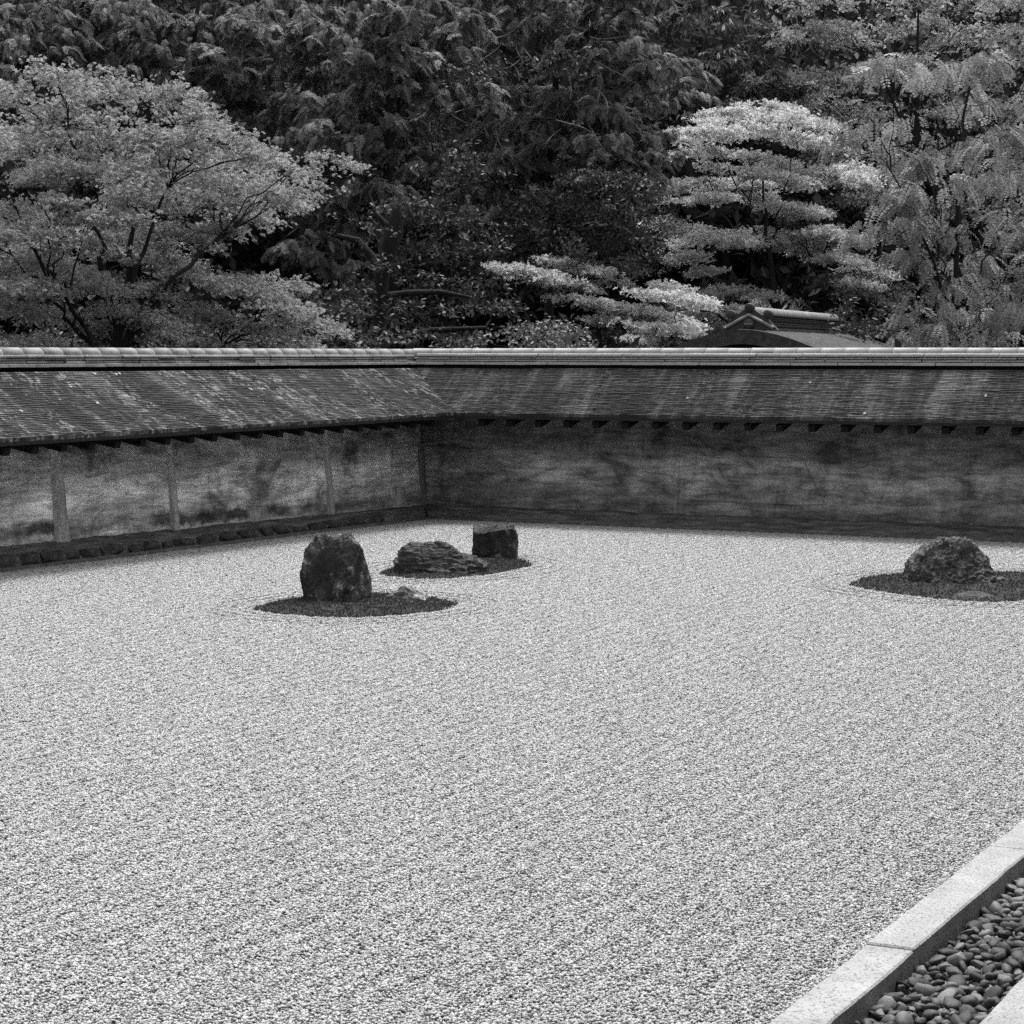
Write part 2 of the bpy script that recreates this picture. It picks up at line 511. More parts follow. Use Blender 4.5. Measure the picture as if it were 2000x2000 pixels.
def gravel():
    v, f = box_verts(-1.0, KX0 + 0.02, -21.5, 0.10, -0.14, -0.012)
    bed = mesh_np('gravel_bed', v, f, M['gravel_dust'])
    tag(bed, 'packed bed under the white raked gravel', kind='structure')
    ico = bmesh.new()
    for p in ((1, 0, 0), (0, 1, 0), (-1, 0, 0), (0, -1, 0), (0, 0, 1), (0, 0, -1)): ico.verts.new(p)
    ico.verts.ensure_lookup_table()
    for a, b, c in ((0, 1, 4), (1, 2, 4), (2, 3, 4), (3, 0, 4), (1, 0, 5), (2, 1, 5), (3, 2, 5), (0, 3, 5)): ico.faces.new((ico.verts[a], ico.verts[b], ico.verts[c]))
    ico.verts.index_update()
    iv = np.array([p.co[:] for p in ico.verts]); itf = np.array([[p.index for p in q.verts] for q in ico.faces])
    ico.free()
    tiles = []
    for k in range(3):
        rng = np.random.default_rng(50 + k)
        n = 21000
        # jittered grid so that the cover is even
        g = int(math.sqrt(n)); gx, gy = np.meshgrid(np.arange(g), np.arange(g))
        p = np.stack([gx.ravel(), gy.ravel()], 1).astype(float)
        p = (p + rng.uniform(-0.15, 1.15, p.shape)) / g
        n = len(p)
        s = rng.uniform(0.0038, 0.0066, n) * np.where(rng.random(n) < 0.04, 1.5, 1)
        z = 0.0034 * np.cos(2 * math.pi * (p[:, 0] * 9 + 0.12 * np.sin(2 * math.pi * p[:, 1]))) + rng.normal(0, 0.0028, n) + np.where(rng.random(n) < .12, .004, 0)
        yaw = rng.uniform(0, 2 * math.pi, n)
        sc = np.stack([s * rng.uniform(1.0, 1.7, n), s * rng.uniform(0.8, 1.15, n), s * rng.uniform(0.55, 0.8, n)], 1)
        tilt = rng.normal(0, 0.3, n)
        jit = rng.uniform(0.75, 1.3, (n, 6, 1))
        q = iv[None] * jit * sc[:, None, :]
        ct, st = np.cos(tilt)[:, None], np.sin(tilt)[:, None]
        q = np.stack([q[..., 0] * ct - q[..., 2] * st, q[..., 1], q[..., 0] * st + q[..., 2] * ct], 2)
        cy, sy = np.cos(yaw)[:, None], np.sin(yaw)[:, None]
        q = np.stack([q[..., 0] * cy - q[..., 1] * sy, q[..., 0] * sy + q[..., 1] * cy, q[..., 2]], 2)
        q += np.stack([p[:, 0] - 0.5, p[:, 1] - 0.5, z], 1)[:, None, :]
        fc = (itf[None] + (np.arange(n) * 6)[:, None, None]).reshape(-1, 3)
        tone = np.repeat(rng.random(n), 6)
        o = mesh_np('gravel_tile', q.reshape(-1, 3), fc, M['gravel_grain'], attr=tone)
        COL.objects.unlink(o)
        tiles.append(o)
    # one stuff object: points placed on a 1 m grid, each carrying a square metre of grains
    xs = np.arange(KX0 - 0.5, -1.5, -1.0); ys = np.arange(-0.45, -20.0, -1.0)
    pts = [(x, y, 0.0) for x in xs for y in ys]
    me = bpy.data.meshes.new('gravel'); me.from_pydata(pts, [], [])
    rng = np.random.default_rng(5)
    a = me.attributes.new('turn', 'FLOAT', 'POINT'); a.data.foreach_set('value', (math.pi * rng.integers(0, 2, len(pts))).astype(np.float32))
    a = me.attributes.new('pick', 'INT', 'POINT'); a.data.foreach_set('value', rng.integers(0, 3, len(pts)).astype(np.int32))
    me.materials.append(M['gravel_grain'])
    o = link(bpy.data.objects.new('gravel', me))
    ng = bpy.data.node_groups.new('gravel_spread', 'GeometryNodeTree')
    ng.interface.new_socket('Geometry', in_out='INPUT', socket_type='NodeSocketGeometry')
    ng.interface.new_socket('Geometry', in_out='OUTPUT', socket_type='NodeSocketGeometry')
    gi = ng.nodes.new('NodeGroupInput'); go = ng.nodes.new('NodeGroupOutput')
    join = ng.nodes.new('GeometryNodeJoinGeometry')
    for t in tiles:
        oi = ng.nodes.new('GeometryNodeObjectInfo'); oi.inputs['Object'].default_value = t
        oi.inputs['As Instance'].default_value = False
        gti = ng.nodes.new('GeometryNodeGeometryToInstance')
        ng.links.new(oi.outputs['Geometry'], gti.inputs[0])
        ng.links.new(gti.outputs[0], join.inputs[0])
    iop = ng.nodes.new('GeometryNodeInstanceOnPoints')
    iop.inputs['Pick Instance'].default_value = True
    ng.links.new(gi.outputs[0], iop.inputs['Points'])
    ng.links.new(join.outputs[0], iop.inputs['Instance'])
    pk = ng.nodes.new('GeometryNodeInputNamedAttribute'); pk.data_type = 'INT'; pk.inputs[0].default_value = 'pick'
    tn = ng.nodes.new('GeometryNodeInputNamedAttribute'); tn.data_type = 'FLOAT'; tn.inputs[0].default_value = 'turn'
    cx = ng.nodes.new('ShaderNodeCombineXYZ')
    ng.links.new(pk.outputs[0], iop.inputs['Instance Index'])
    ng.links.new(tn.outputs[0], cx.inputs[2])
    ng.links.new(cx.outputs[0], iop.inputs['Rotation'])
    ng.links.new(iop.outputs[0], go.inputs[0])
    md = o.modifiers.new('spread', 'NODES'); md.node_group = ng
    tag(o, 'white raked gravel covering the garden court', 'gravel', kind='stuff')


gravel()

# ------------------------------------------------------------------ kerb, cobble channel, slabs
def stone_block(name, x0, x1, y0, y1, z0, z1, mat, parent, seed):
    """dressed stone with slightly worn, uneven edges"""
    bm = bmesh.new()
    v, f = box_verts(x0, x1, y0, y1, z0, z1)
    bv = [bm.verts.new(p) for p in v]
    for q in f: bm.faces.new([bv[i] for i in q])
    bmesh.ops.bevel(bm, geom=list(bm.edges), offset=0.006, segments=1, affect='EDGES')
    n = max(2, int((y1 - y0) / 0.06))
    for i in range(1, n):
        y = y0 + (y1 - y0) * i / n
        bmesh.ops.bisect_plane(bm, geom=list(bm.verts) + list(bm.edges) + list(bm.faces), plane_co=(0, y, 0), plane_no=(0, 1, 0))
    for p in bm.verts:
        q = Vector((p.co.x * 9 + seed, p.co.y * 9, p.co.z * 9))
        q2 = Vector((0, p.co.y * 7 + seed, 1 if p.co.x > (x0 + x1) / 2 else 4))
        p.co.x += 0.006 * mnoise.noise(q2) + 0.002 * mnoise.noise(q2 * 5); p.co.z += 0.003 * mnoise.noise(q * 0.3)
    me = bpy.data.meshes.new(name); bm.to_mesh(me); bm.free()
    me.materials.append(mat)
    return link(bpy.data.objects.new(name, me), parent)


def kerb_and_channel():
    root = empty('kerb', (KX0, -14, 0)); tag(root, kind='structure', label='row of pale granite edging blocks between gravel and cobbles')
    # joints read off the photograph
    ys = [-19.6, -18.2, -16.6, -14.68, -13.18, -11.4, -9.8, -8.2, -6.6]
    for i in range(len(ys) - 1):
        o = stone_block('kerb_stone', KX0, KX1, ys[i] + 0.004, ys[i + 1] - 0.004, -0.13, 0.020 + 0.004 * math.sin(i * 2.3), M['granite'], None, i * 3.7)
        o.parent = root; o.matrix_parent_inverse = root.matrix_basis.inverted()
    ch = empty('drainage_channel', (KX1, -14, -0.15)); tag(ch, kind='structure', label='drainage channel filled with dark river cobbles')
    v, f = box_verts(KX1 - 0.02, SX + 0.02, -19.6, -6.6, -0.2, -0.105)
    b = mesh_np('channel_bed', v, f, M['channel'], None)
    b.parent = ch; b.matrix_parent_inverse = ch.matrix_basis.inverted()
    # cobble shapes, shared
    shapes = []
    for k in range(10):
        rng = random.Random(90 + k)
        bm = bmesh.new(); bmesh.ops.create_icosphere(bm, subdivisions=2, radius=1.0)
        planes = [(Vector((rng.gauss(0, 1), rng.gauss(0, 1), rng.gauss(0, 1))).normalized(), rng.uniform(0.5, 0.82)) for _ in range(9)]
        for p in bm.verts:
            for nrm, d in planes:
                e = p.co.dot(nrm) - d
                if e > 0: p.co -= nrm * e * 0.92
            p.co *= 1 + 0.22 * mnoise.noise(p.co * 1.4 + Vector((k * 7, 0, 0)))
        for q in bm.faces: q.smooth = True
        me = bpy.data.meshes.new('cobble'); bm.to_mesh(me); bm.free(); me.materials.append(M['cobble']); shapes.append(me)
    rng = random.Random(3)
    spots = []
    tries = 0
    cells = {}
    while len(spots) < 3300 and tries < 62000:
        tries += 1
        layer = 0 if tries < 18000 else (1 if tries < 42000 else 2)
        x = rng.uniform(KX1 + 0.015, SX - 0.005); y = rng.uniform(-16.4, -12.4)
        s = rng.uniform(0.015, 0.032)
        ok = True
        kx, ky = int(x * 12), int(y * 12)
        for dx in (-1, 0, 1):
            for dy in (-1, 0, 1):
                for (a, b_, c_, l_) in cells.get((kx + dx, ky + dy), ()):
                    if l_ == layer and (a - x) ** 2 + (b_ - y) ** 2 < (0.86 * (s + c_)) ** 2: ok = False
        if not ok: continue
        spots.append((x, y, s, layer)); cells.setdefault((kx, ky), []).append((x, y, s, layer))
    spots.sort(key=lambda q: (-q[3], abs(q[1] + 15.0)) if -15.65 < q[1] < -13.6 else (5, abs(q[1] + 14.6)))
    restv, restf, rtone = [], [], 0
    for i, (x, y, s, layer) in enumerate(spots):
        rx, ry = rng.gauss(0, 0.35), rng.gauss(0, 0.35); rz = rng.uniform(0, 6.28)
        sc = (s * rng.uniform(1.1, 1.75), s * rng.uniform(0.85, 1.1), s * rng.uniform(0.6, 0.9))
        z = -0.10 + layer * 0.024 + rng.uniform(-0.006, 0.010)
        if i < 300 + 0:
            o = bpy.data.objects.new('cobble', shapes[i % 10])
            o.location = (x - KX1, y + 14, z + 0.15); o.rotation_euler = (rx, ry, rz); o.scale = sc
            link(o, ch)
        else:
            from mathutils import Euler
            R = Euler((rx, ry, rz)).to_matrix()
            me = shapes[i % 10]; base = len(restv)
            for p in me.vertices:
                q = R @ Vector((p.co.x * sc[0], p.co.y * sc[1], p.co.z * sc[2]))
                restv.append((q.x + x - KX1, q.y + y + 14, q.z + z + 0.15))
            for q in me.polygons: restf.append(tuple(base + k for k in q.vertices))
    o = mesh_np('cobbles', restv, restf, M['cobble'], ch, smooth=True); tag(o, kind='stuff')
    # paving slabs on the veranda side
    pv = empty('pavement', (SX, -14, 0)); tag(pv, kind='structure', label='pale granite paving slabs beyond the cobble channel')
    ys = [-20, -18.3, -16.8, -15.28, -13.6, -12.0, -10.4, -8.6]
    for i in range(len(ys) - 1):
        o = stone_block('paving_slab', SX, SX + 0.7, ys[i] + 0.004, ys[i + 1] - 0.004, -0.16, 0.0, M['granite'], None, 40 + i * 2.2)
        o.parent = pv; o.matrix_parent_inverse = pv.matrix_basis.inverted()


kerb_and_channel()

# ------------------------------------------------------------------ the hall whose veranda the garden is seen from
def hall():
    h = empty('temple_hall', (13.4, -16, -0.16)); tag(h, 'timber temple hall with deep eaves and veranda beside the cobble channel', 'building')
    def part(name, x0, x1, y0, y1, z0, z1, mat):
        v, f = box_verts(x0 - 13.4, x1 - 13.4, y0 + 16, y1 + 16, z0 + 0.16, z1 + 0.16)
        return mesh_np(name, v, f, mat, h)
    for i in range(12):
        part('veranda_board', 11.15 + i * 0.19, 11.15 + i * 0.19 + 0.185, -33, 1, 0.50, 0.55, M['post_dark'])
    for y in np.arange(-32.5, 1, 3.3):
        part('post', 13.5, 13.7, y, y + 0.2, -0.1, 4.1, M['timber'])
        part('veranda_post', 11.3, 11.42, y, y + 0.12, -0.1, 0.5, M['timber'])
    part('wall', 13.62, 13.9, -33, 1, 0.55, 4.2, M['post_dark'])
    v = [(10.95, -34, 3.9), (10.95, 2, 3.9), (20, 2, 8.6), (20, -34, 8.6), (10.95, -34, 3.75), (10.95, 2, 3.75), (20, 2, 8.3), (20, -34, 8.3)]
    v = [(x - 13.4, y + 16, z + 0.16) for x, y, z in v]
    mesh_np('roof', v, [(0, 3, 2, 1), (4, 5, 6, 7), (0, 1, 5, 4), (1, 2, 6, 5), (2, 3, 7, 6), (3, 0, 4, 7)], M['timber'], h)


hall()

# ------------------------------------------------------------------ the two roofed clay walls
UL = np.array([-0.37, -6.87]); UL /= np.linalg.norm(UL)          # along the left wall, away from the corner
NL = np.array([UL[1], -UL[0]])                                    # outwards
UR, NR = np.array([1.0, 0.0]), np.array([0.0, 1.0])
LEN_L, LEN_R = 12.8, 9.7


class Wall:
    """wall frame: s along, o outward offset from the gravel edge, z height; profile points are mitred into the corner"""
    def __init__(self, side):
        self.side = side
        self.U, self.N = (UL, NL) if side == 'L' else (UR, NR)
        self.len = LEN_L if side == 'L' else LEN_R

    def start(self, oL, oR):
        x = (oL - NL[1] * oR) / NL[0]
        p = np.array([x, oR])
        return float(p @ self.U)

    def local(self, s, o, z):            # object space: x along, y inward-down
        return (s, -o if self.side == 'R' else -o, z)


# profile stations: (offset left wall, offset right wall)
BASE = (0.36, 0.44)
HEAD = (0.46, 0.52)
EAVE = (-0.41, -0.15)
RIDGE = (0.71, 0.72)


def mirror(st):
    return (2 * RIDGE[0] - st[0], 2 * RIDGE[1] - st[1])


def wall_root(side):
    w = Wall(side)
    name = 'garden_wall'
    o = empty(name)
    # local x -> U, local y -> -N (into the garden)
    ang = math.atan2(w.U[1], w.U[0])
    # right-handed frame check: U x (-N) must be +z, else y points outward
    cross = w.U[0] * (-w.N[1]) - w.U[1] * (-w.N[0])
    o.rotation_euler = (0, 0, ang)
    w.sy = 1.0 if cross > 0 else -1.0
    w.root = o
    return w


def loc(w, s, o, z):
    """object-space coordinates: y is -o (garden side) when the frame is right-handed, +o when not"""
    return (s, -o * w.sy, z)


def loft(w, prof, nseg, jitter=None, end=None):
    """prof: list of (oL, oR, z_corner, z_far); returns verts, faces"""
    v, f = [], []
    L = end or w.len
    m = len(prof)
    for k in range(nseg + 1):
        t = k / nseg
        for i, (oL, oR, z0, z1) in enumerate(prof):
            s0 = w.start(oL, oR)
            s = s0 + (L - s0) * t
            o = oL if w.side == 'L' else oR
            z = z0 + (z1 - z0) * t
            if jitter is not None:
                do, dz = jitter(i, k, s)
                o += do; z += dz
            v.append(loc(w, s, o, z))
    for k in range(nseg):
        for i in range(m - 1):
            a, b = k * m + i, k * m + i + 1
            c, d = (k + 1) * m + i + 1, (k + 1) * m + i
            f.append((a, b, c, d))
    return v, f


def orient(me):
    bm = bmesh.new(); bm.from_mesh(me); bmesh.ops.recalc_face_normals(bm, faces=list(bm.faces)); bm.to_mesh(me); bm.free()


def build_wall(side):
    w = wall_root(side)
    R = w.root
    L = side == 'L'
    dz = -0.085 if L else 0.0           # the left eave dips towards its near end
    if L:
        tag(R, 'stained pale clay wall with bark roof running in from the near side to the corner', 'wall', 'roofed clay garden walls')
    else:
        tag(R, 'dark clay wall with pale ridge tiles closing the far side behind the mound rock', 'wall', 'roofed clay garden walls')
    # --- clay body
    rng = random.Random(4 if L else 8)
    basez = (0.12, 0.24) if L else (0.12, 0.12)
    prof = []
    for k in range(13):
        t = k / 12
        prof.append((BASE[0] + (HEAD[0] - BASE[0]) * t, BASE[1] + (HEAD[1] - BASE[1]) * t, -0.1 + 1.28 * t, -0.1 + 1.28 * t + dz * t))
    back = [(mirror(HEAD)[0], mirror(HEAD)[1], 1.18, 1.18 + dz), (mirror(BASE)[0], mirror(BASE)[1], -0.15, -0.15)]

    def jit(i, k, s):
        if i > 12: return 0, 0
        q = Vector((s * 1.3 + (0 if L else 50), i * 0.25, 0))
        return 0.012 * mnoise.noise(q) + 0.006 * mnoise.noise(q * 3.7), 0
    v, f = loft(w, prof + back, 110, jit)
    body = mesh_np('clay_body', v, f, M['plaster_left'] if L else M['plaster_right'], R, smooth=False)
    orient(body.data)
    # --- roof: stepped courses of bark on both slopes
    NC = 34
    top_z, eave_z = 1.705, 1.215
    hw = 0.15                                  # half width of the ridge seat
    T = (RIDGE[0] - hw, RIDGE[1] - hw)
    def slope(outer):
        prof = []
        for k in range(NC):
            for e, (frac, lift) in enumerate(((k / NC, 0.0), ((k + 1) / NC, 0.0085))):
                sag = -0.022 * math.sin(math.pi * frac)
                st = (T[0] + (EAVE[0] - T[0]) * frac, T[1] + (EAVE[1] - T[1]) * frac)
                if outer: st = mirror(st)
                z = top_z + (eave_z - top_z) * frac + lift + sag
                prof.append((st[0], st[1], z, z + dz * frac))
        last = prof[-1]
        prof.append((last[0], last[1], last[2] - 0.038, last[3] - 0.038))
        return prof
    nseg = int(w.len / 0.085)
    tab = np.random.default_rng(20 + L).normal(0, 1, (NC + 2, nseg + 2))
    def jit2(i, k, s):
        c = min(i // 2, NC)
        q = Vector((s * 0.8, c * 0.3, 4 if L else 9))
        wob = 0.006 * mnoise.noise(q)
        if i % 2 == 1 and i < 2 * NC:
            return 0.006 * tab[c, k], 0.0030 * tab[c, k] + wob
        return 0, wob
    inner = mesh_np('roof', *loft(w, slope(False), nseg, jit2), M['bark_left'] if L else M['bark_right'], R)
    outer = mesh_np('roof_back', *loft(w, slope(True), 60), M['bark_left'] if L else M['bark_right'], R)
    # soffit and eave edge
    s1 = [(EAVE[0], EAVE[1], eave_z - 0.030, eave_z - 0.030 + dz), (EAVE[0] + 0.035, EAVE[1] + 0.035, eave_z - 0.062, eave_z - 0.062 + dz),
          (HEAD[0] + 0.06, HEAD[1] + 0.06, 1.24, 1.24 + dz * 0.6)]
    so = mesh_np('eave_board', *loft(w, s1, 30), M['bark_edge'], R)
    s2 = [(mirror(q[:2])[0], mirror(q[:2])[1], q[2], q[3]) for q in s1]
    mesh_np('eave_board', *loft(w, s2, 12), M['bark_edge'], R)
    # --- rafters under the eave, garden side
    step = 0.35
    n = int((w.len - 1.0) / step)
    prev = None
    for k in range(n):
        s = (0.30 if L else 0.25) + k * step + w.start(EAVE[0], EAVE[1])
        if s > w.len - 0.1: break
        t = max(0, s) / w.len
        d = dz * t
        eo = (EAVE[0] if L else EAVE[1]) + 0.13
        ho = (HEAD[0] if L else HEAD[1]) + 0.05
        ze, zh = eave_z - 0.078 + d, 1.235 + d * 0.7
        hwid = 0.038
        if prev is None:
            vv = []
            for ds in (-hwid, hwid):
                vv += [loc(w, ds, eo, ze - 0.07), loc(w, ds, eo - 0.02, ze), loc(w, ds, ho, zh), loc(w, ds, ho, zh - 0.025)]
            ff = [(0, 1, 2, 3), (7, 6, 5, 4), (0, 4, 5, 1), (1, 5, 6, 2), (2, 6, 7, 3), (3, 7, 4, 0)]
            o = mesh_np('rafter', vv, ff, M['timber'], R); orient(o.data)
            prev = o; o.location.x = s; d0 = d
        else:
            o = prev.copy(); link(o); o.parent = R; o.location = (s, 0, d - d0)
            o.rotation_euler = (0, 0, rng.gauss(0, 0.012))
    # --- ridge: hidden core, four courses of flat tiles, round caps
    rz = 1.69
    core = [(RIDGE[0] - 0.06, RIDGE[1] - 0.06, rz, rz), (RIDGE[0] - 0.06, RIDGE[1] - 0.06, rz + 0.2, rz + 0.2),
            (RIDGE[0] + 0.06, RIDGE[1] + 0.06, rz + 0.2, rz + 0.2), (RIDGE[0] + 0.06, RIDGE[1] + 0.06, rz, rz)]
    ridge = mesh_np('ridge', *loft(w, core, 4), M['ridge_core'], R)
    tl = 0.262
    if L:
        courses = [(1.752, 1.782, 0.150), (1.789, 1.810, 0.105), (1.815, 1.836, 0.105), (1.841, 1.862, 0.12)]
        cap_r, cap_z = 0.078, 1.855
    else:
        courses = [(1.752, 1.782, 0.140), (1.790, 1.811, 0.105), (1.817, 1.837, 0.105), (1.845, 1.874, 0.125)]
        cap_r, cap_z = 0.066, 1.872
    mat = M['tile_left'] if L else M['tile_right']
    ro = RIDGE[0] if L else RIDGE[1]
    def flat_tile(z0, z1, hwid):
        bm = bmesh.new()
        g = 0.0025
        sec = [(-hwid, z0 - 0.004), (-hwid + 0.004, z1 - 0.008), (-hwid * 0.5, z1), (hwid * 0.5, z1), (hwid - 0.004, z1 - 0.008), (hwid, z0 - 0.004), (hwid * 0.5, z0 + 0.004), (-hwid * 0.5, z0 + 0.004)]
        a = [bm.verts.new((g, y, z)) for y, z in sec]; b = [bm.verts.new((tl - g, y, z)) for y, z in sec]
        bm.faces.new(a); bm.faces.new(b[::-1])
        for i in range(len(sec)):
            j = (i + 1) % len(sec); bm.faces.new((a[i], b[i], b[j], a[j]))
        bmesh.ops.recalc_face_normals(bm, faces=list(bm.faces))
        me = bpy.data.meshes.new('ridge_tile'); bm.to_mesh(me); bm.free(); me.materials.append(mat)
        return me
    def cap_tile():
        bm = bmesh.new()
        rings = []
        for x, rr in ((0.0, cap_r * 1.012), (0.03, cap_r * 1.012), (0.033, cap_r), (tl - 0.003, cap_r)):
            rings.append([bm.verts.new((x, rr * math.cos(q), rr * 0.92 * math.sin(q))) for q in np.linspace(math.pi + 0.25, -0.25, 11)])
        for a, b in zip(rings[:-1], rings[1:]):
            for i in range(10):
                bm.faces.new((a[i], a[i + 1], b[i + 1], b[i]))
        bm.faces.new(rings[0]); bm.faces.new(rings[-1][::-1])
        for q in bm.faces: q.smooth = len(q.verts) == 4
        bmesh.ops.recalc_face_normals(bm, faces=list(bm.faces))
        me = bpy.data.meshes.new('cap_tile'); bm.to_mesh(me); bm.free(); me.materials.append(mat)
        return me
    s_start = w.start(*RIDGE)
    nt = int((w.len - s_start) / tl)
    for ci, (z0, z1, hwid) in enumerate(courses):
        me = flat_tile(z0, z1, hwid)
        off = (0.0, 0.11, 0.05, 0.13)[ci]
        for k in range(nt):
            o = bpy.data.objects.new('ridge_tile', me)
            x, y, z = loc(w, s_start + off * (0 if L else 1) + k * tl, ro, 0)
            o.location = (x, y + rng.gauss(0, 0.0012), rng.gauss(0, 0.0006)); o.rotation_euler = (rng.gauss(0, 0.004), rng.gauss(0, 0.001), 0)
            link(o, ridge)
    me = cap_tile()
    for k in range(nt):
        o = bpy.data.objects.new('cap_tile', me)
        x, y, z = loc(w, s_start + k * tl + (0.0 if L else 0.04), ro, cap_z)
        o.location = (x, y + rng.gauss(0, 0.0015), z + rng.gauss(0, 0.001))
        o.rotation_euler = (0, rng.gauss(0, 0.002), rng.gauss(0, 0.003))
        link(o, ridge)
    # --- posts showing through the clay
    def post(px, width, proud, mat, zt=1.12, flare=0.3):
        # find s from the picture column of the post foot
        best = None
        for s in np.linspace(-0.6, w.len, 1600):
            ob = (BASE[0] if L else BASE[1])
            p = w.U * s + w.N * ob
            q = np.array([p[0], p[1], 0.3]) - CAM
            x = 1000 + F_PX * (q @ _r0) / (q @ _fw)
            if best is None or abs(x - px) < best[0]: best = (abs(x - px), s)
        s = best[1]
        vv, ff = [], []
        nz = 26
        for k in range(nz + 1):
            t = k / nz
            z = 0.1 + (basez[1] - 0.1) * (s / w.len) + (zt - 0.1) * t
            o = (BASE[0] + (HEAD[0] - BASE[0]) * t) if L else (BASE[1] + (HEAD[1] - BASE[1]) * t)
            wd = width * (1 + flare * (1 - t)) / 2
            for e, (ds, do) in enumerate(((-wd, 0.03), (-wd * 0.8, -proud), (0, -proud - 0.006), (wd * 0.8, -proud), (wd, 0.03))):
                q = Vector((s * 3 + e * 2.1, z * 9, 0))
                vv.append(loc(w, s + ds + 0.010 * mnoise.noise(q), o + do + 0.004 * mnoise.noise(q * 2), z))
        for k in range(nz):
            for e in range(4):
                ff.append((k * 5 + e, k * 5 + e + 1, (k + 1) * 5 + e + 1, (k + 1) * 5 + e))
        p = mesh_np('post', vv, ff, mat, R, smooth=True); orient(p.data)
        return s
    if L:
        post(122, 0.125, 0.024, M['post'], flare=0.45)
        post(343, 0.085, 0.022, M['post'])
        post(648, 0.085, 0.020, M['post'])
        post(829, 0.085, 0.028, M['post_mid'])
        post(-190, 0.11, 0.024, M['post'])
    else:
        post(1318, 0.07, 0.001, M['plaster_right'], flare=0.1)
    # --- repaired panel on the right wall: a raised, cracked-edged patch
    if not L:
        def on_face(px, py):
            d = _fw * F_PX + _r0 * (px - 1000) + _up * (1000 - py)
            t = (BASE[1] + 0.03 - CAM[1]) / d[1]
            p = CAM + d * t
            return p[0], p[2]
        outline = [(1345, 978), (1352, 930), (1358, 889), (1440, 890), (1500, 892), (1568, 894), (1582, 925), (1600, 960), (1615, 986), (1540, 987), (1440, 981)]
        pts = [on_face(*q) for q in outline]
        bm = bmesh.new()
        def yo(z): return BASE[1] + (HEAD[1] - BASE[1]) * ((z + 0.1) / 1.28)
        ring_o = [bm.verts.new(loc(w, x, yo(z) + 0.006, z)) for x, z in pts]
        cx, cz = np.mean([p[0] for p in pts]), np.mean([p[1] for p in pts])
        ring_i = [bm.verts.new(loc(w, x + (cx - x) * 0.025, yo(z) - 0.015, z + (cz - z) * 0.03)) for x, z in pts]
        for i in range(len(pts)):
            j = (i + 1) % len(pts); bm.faces.new((ring_o[i], ring_o[j], ring_i[j], ring_i[i]))
        bm.faces.new(ring_i)
        bmesh.ops.triangulate(bm, faces=[q for q in bm.faces if len(q.verts) > 4])
        me = bpy.data.meshes.new('repair_patch'); bm.to_mesh(me); bm.free(); me.materials.append(M['plaster_right'])
        o = link(bpy.data.objects.new('repair_patch', me), R); orient(me)
        o['label'] = 'trapezoid patch of newer plaster with cracked outline'
    # --- footing ledge in front of the clay
    n = 160
    if L:
        prof = [(0.0, 0.0, -0.12, -0.12), (0.0, 0.0, 0.028, 0.030), (0.075, 0.06, 0.032, 0.034), (0.085, 0.07, 0.012, 0.012)]
        e = mesh_np('edging_strip', *loft(w, prof, 60), M['edging'], R)
        prof = [(0.10, 0.05, 0.0, 0.0), (0.13, 0.09, 0.06, 0.10), (0.19, 0.16, 0.085, 0.145), (0.28, 0.28, 0.12, 0.205), (0.50, 0.50, 0.145, 0.262)]
    else:
        prof = [(0.0, 0.0, -0.12, -0.12), (0.0, 0.0, 0.022, 0.022), (0.045, 0.035, 0.030, 0.030), (0.05, 0.04, 0.016, 0.016)]
        e = mesh_np('edging_strip', *loft(w, prof, 60), M['edging'], R)
        prof = [(0.05, 0.035, 0.0, 0.0), (0.08, 0.06, 0.03, 0.03), (0.16, 0.16, 0.055, 0.055), (0.18, 0.19, 0.085, 0.075), (0.28, 0.28, 0.105, 0.10), (0.30, 0.31, 0.125, 0.115), (0.52, 0.56, 0.145, 0.13)]
    fine = []
    for a, b in zip(prof[:-1], prof[1:]):
        for q in range(4): fine.append(tuple(a[i] + (b[i] - a[i]) * q / 4 for i in range(4)))
    fine.append(prof[-1])
    def jit3(i, k, s):
        q = Vector((s * 2.2, i * 0.5, 3 if L else 30))
        q2 = Vector((s * 9, i * 1.1, 7))
        return 0.018 * mnoise.noise(q), 0.012 * mnoise.noise(q + Vector((9, 2, 0))) + 0.011 * mnoise.noise(q2)
    led = mesh_np('ledge', *loft(w, fine, int(w.len / 0.03), jit3), M['ledge'], R, smooth=True)
    # footing stones along the left ledge
    if L:
        s = w.start(0.13, 0.1) + 0.9
        rr = random.Random(17)
        while s < w.len - 0.3:
            ln = rr.uniform(0.14, 0.38); t = s / w.len
            h = (0.06 + 0.075 * t) * rr.uniform(0.7, 1.15)
            bm = bmesh.new(); bmesh.ops.create_icosphere(bm, subdivisions=3, radius=1.0)
            planes = [(Vector((rr.gauss(0, 1), rr.gauss(0, 1), rr.gauss(0, 1))).normalized(), rr.uniform(0.85, 1.1)) for _ in range(9)]
            for p in bm.verts:
                c = p.co / (abs(p.co.x) ** 7 + abs(p.co.y) ** 7 + abs(p.co.z) ** 7) ** (1 / 7)
                for nrm, d in planes:
                    q = c.dot(nrm) - d
                    if q > 0: c -= nrm * q * 0.9
                c *= 1 + 0.10 * mnoise.fractal(c * 1.7 + Vector((s * 9, 0, 0)), 0.9, 2, 4)
                p.co = Vector((c.x * ln * 0.5, c.y * 0.07, c.z * h * 0.62))
            me = bpy.data.meshes.new('footing_stone'); bm.to_mesh(me); bm.free(); me.materials.append(M['rock_ledge'])
            o = bpy.data.objects.new('footing_stone', me)
            o.location = loc(w, s + ln / 2, 0.15 + rr.uniform(-0.02, 0.015), 0.02 + h * 0.45)
            o.rotation_euler = (rr.gauss(0, 0.1), rr.gauss(0, 0.05), rr.gauss(0, 0.08))
            link(o, R)
            s += ln * rr.uniform(0.96, 1.05)
    # fallen leaves on the roof
    rr = np.random.default_rng(31 if L else 32)
    nl = 70 if L else 6
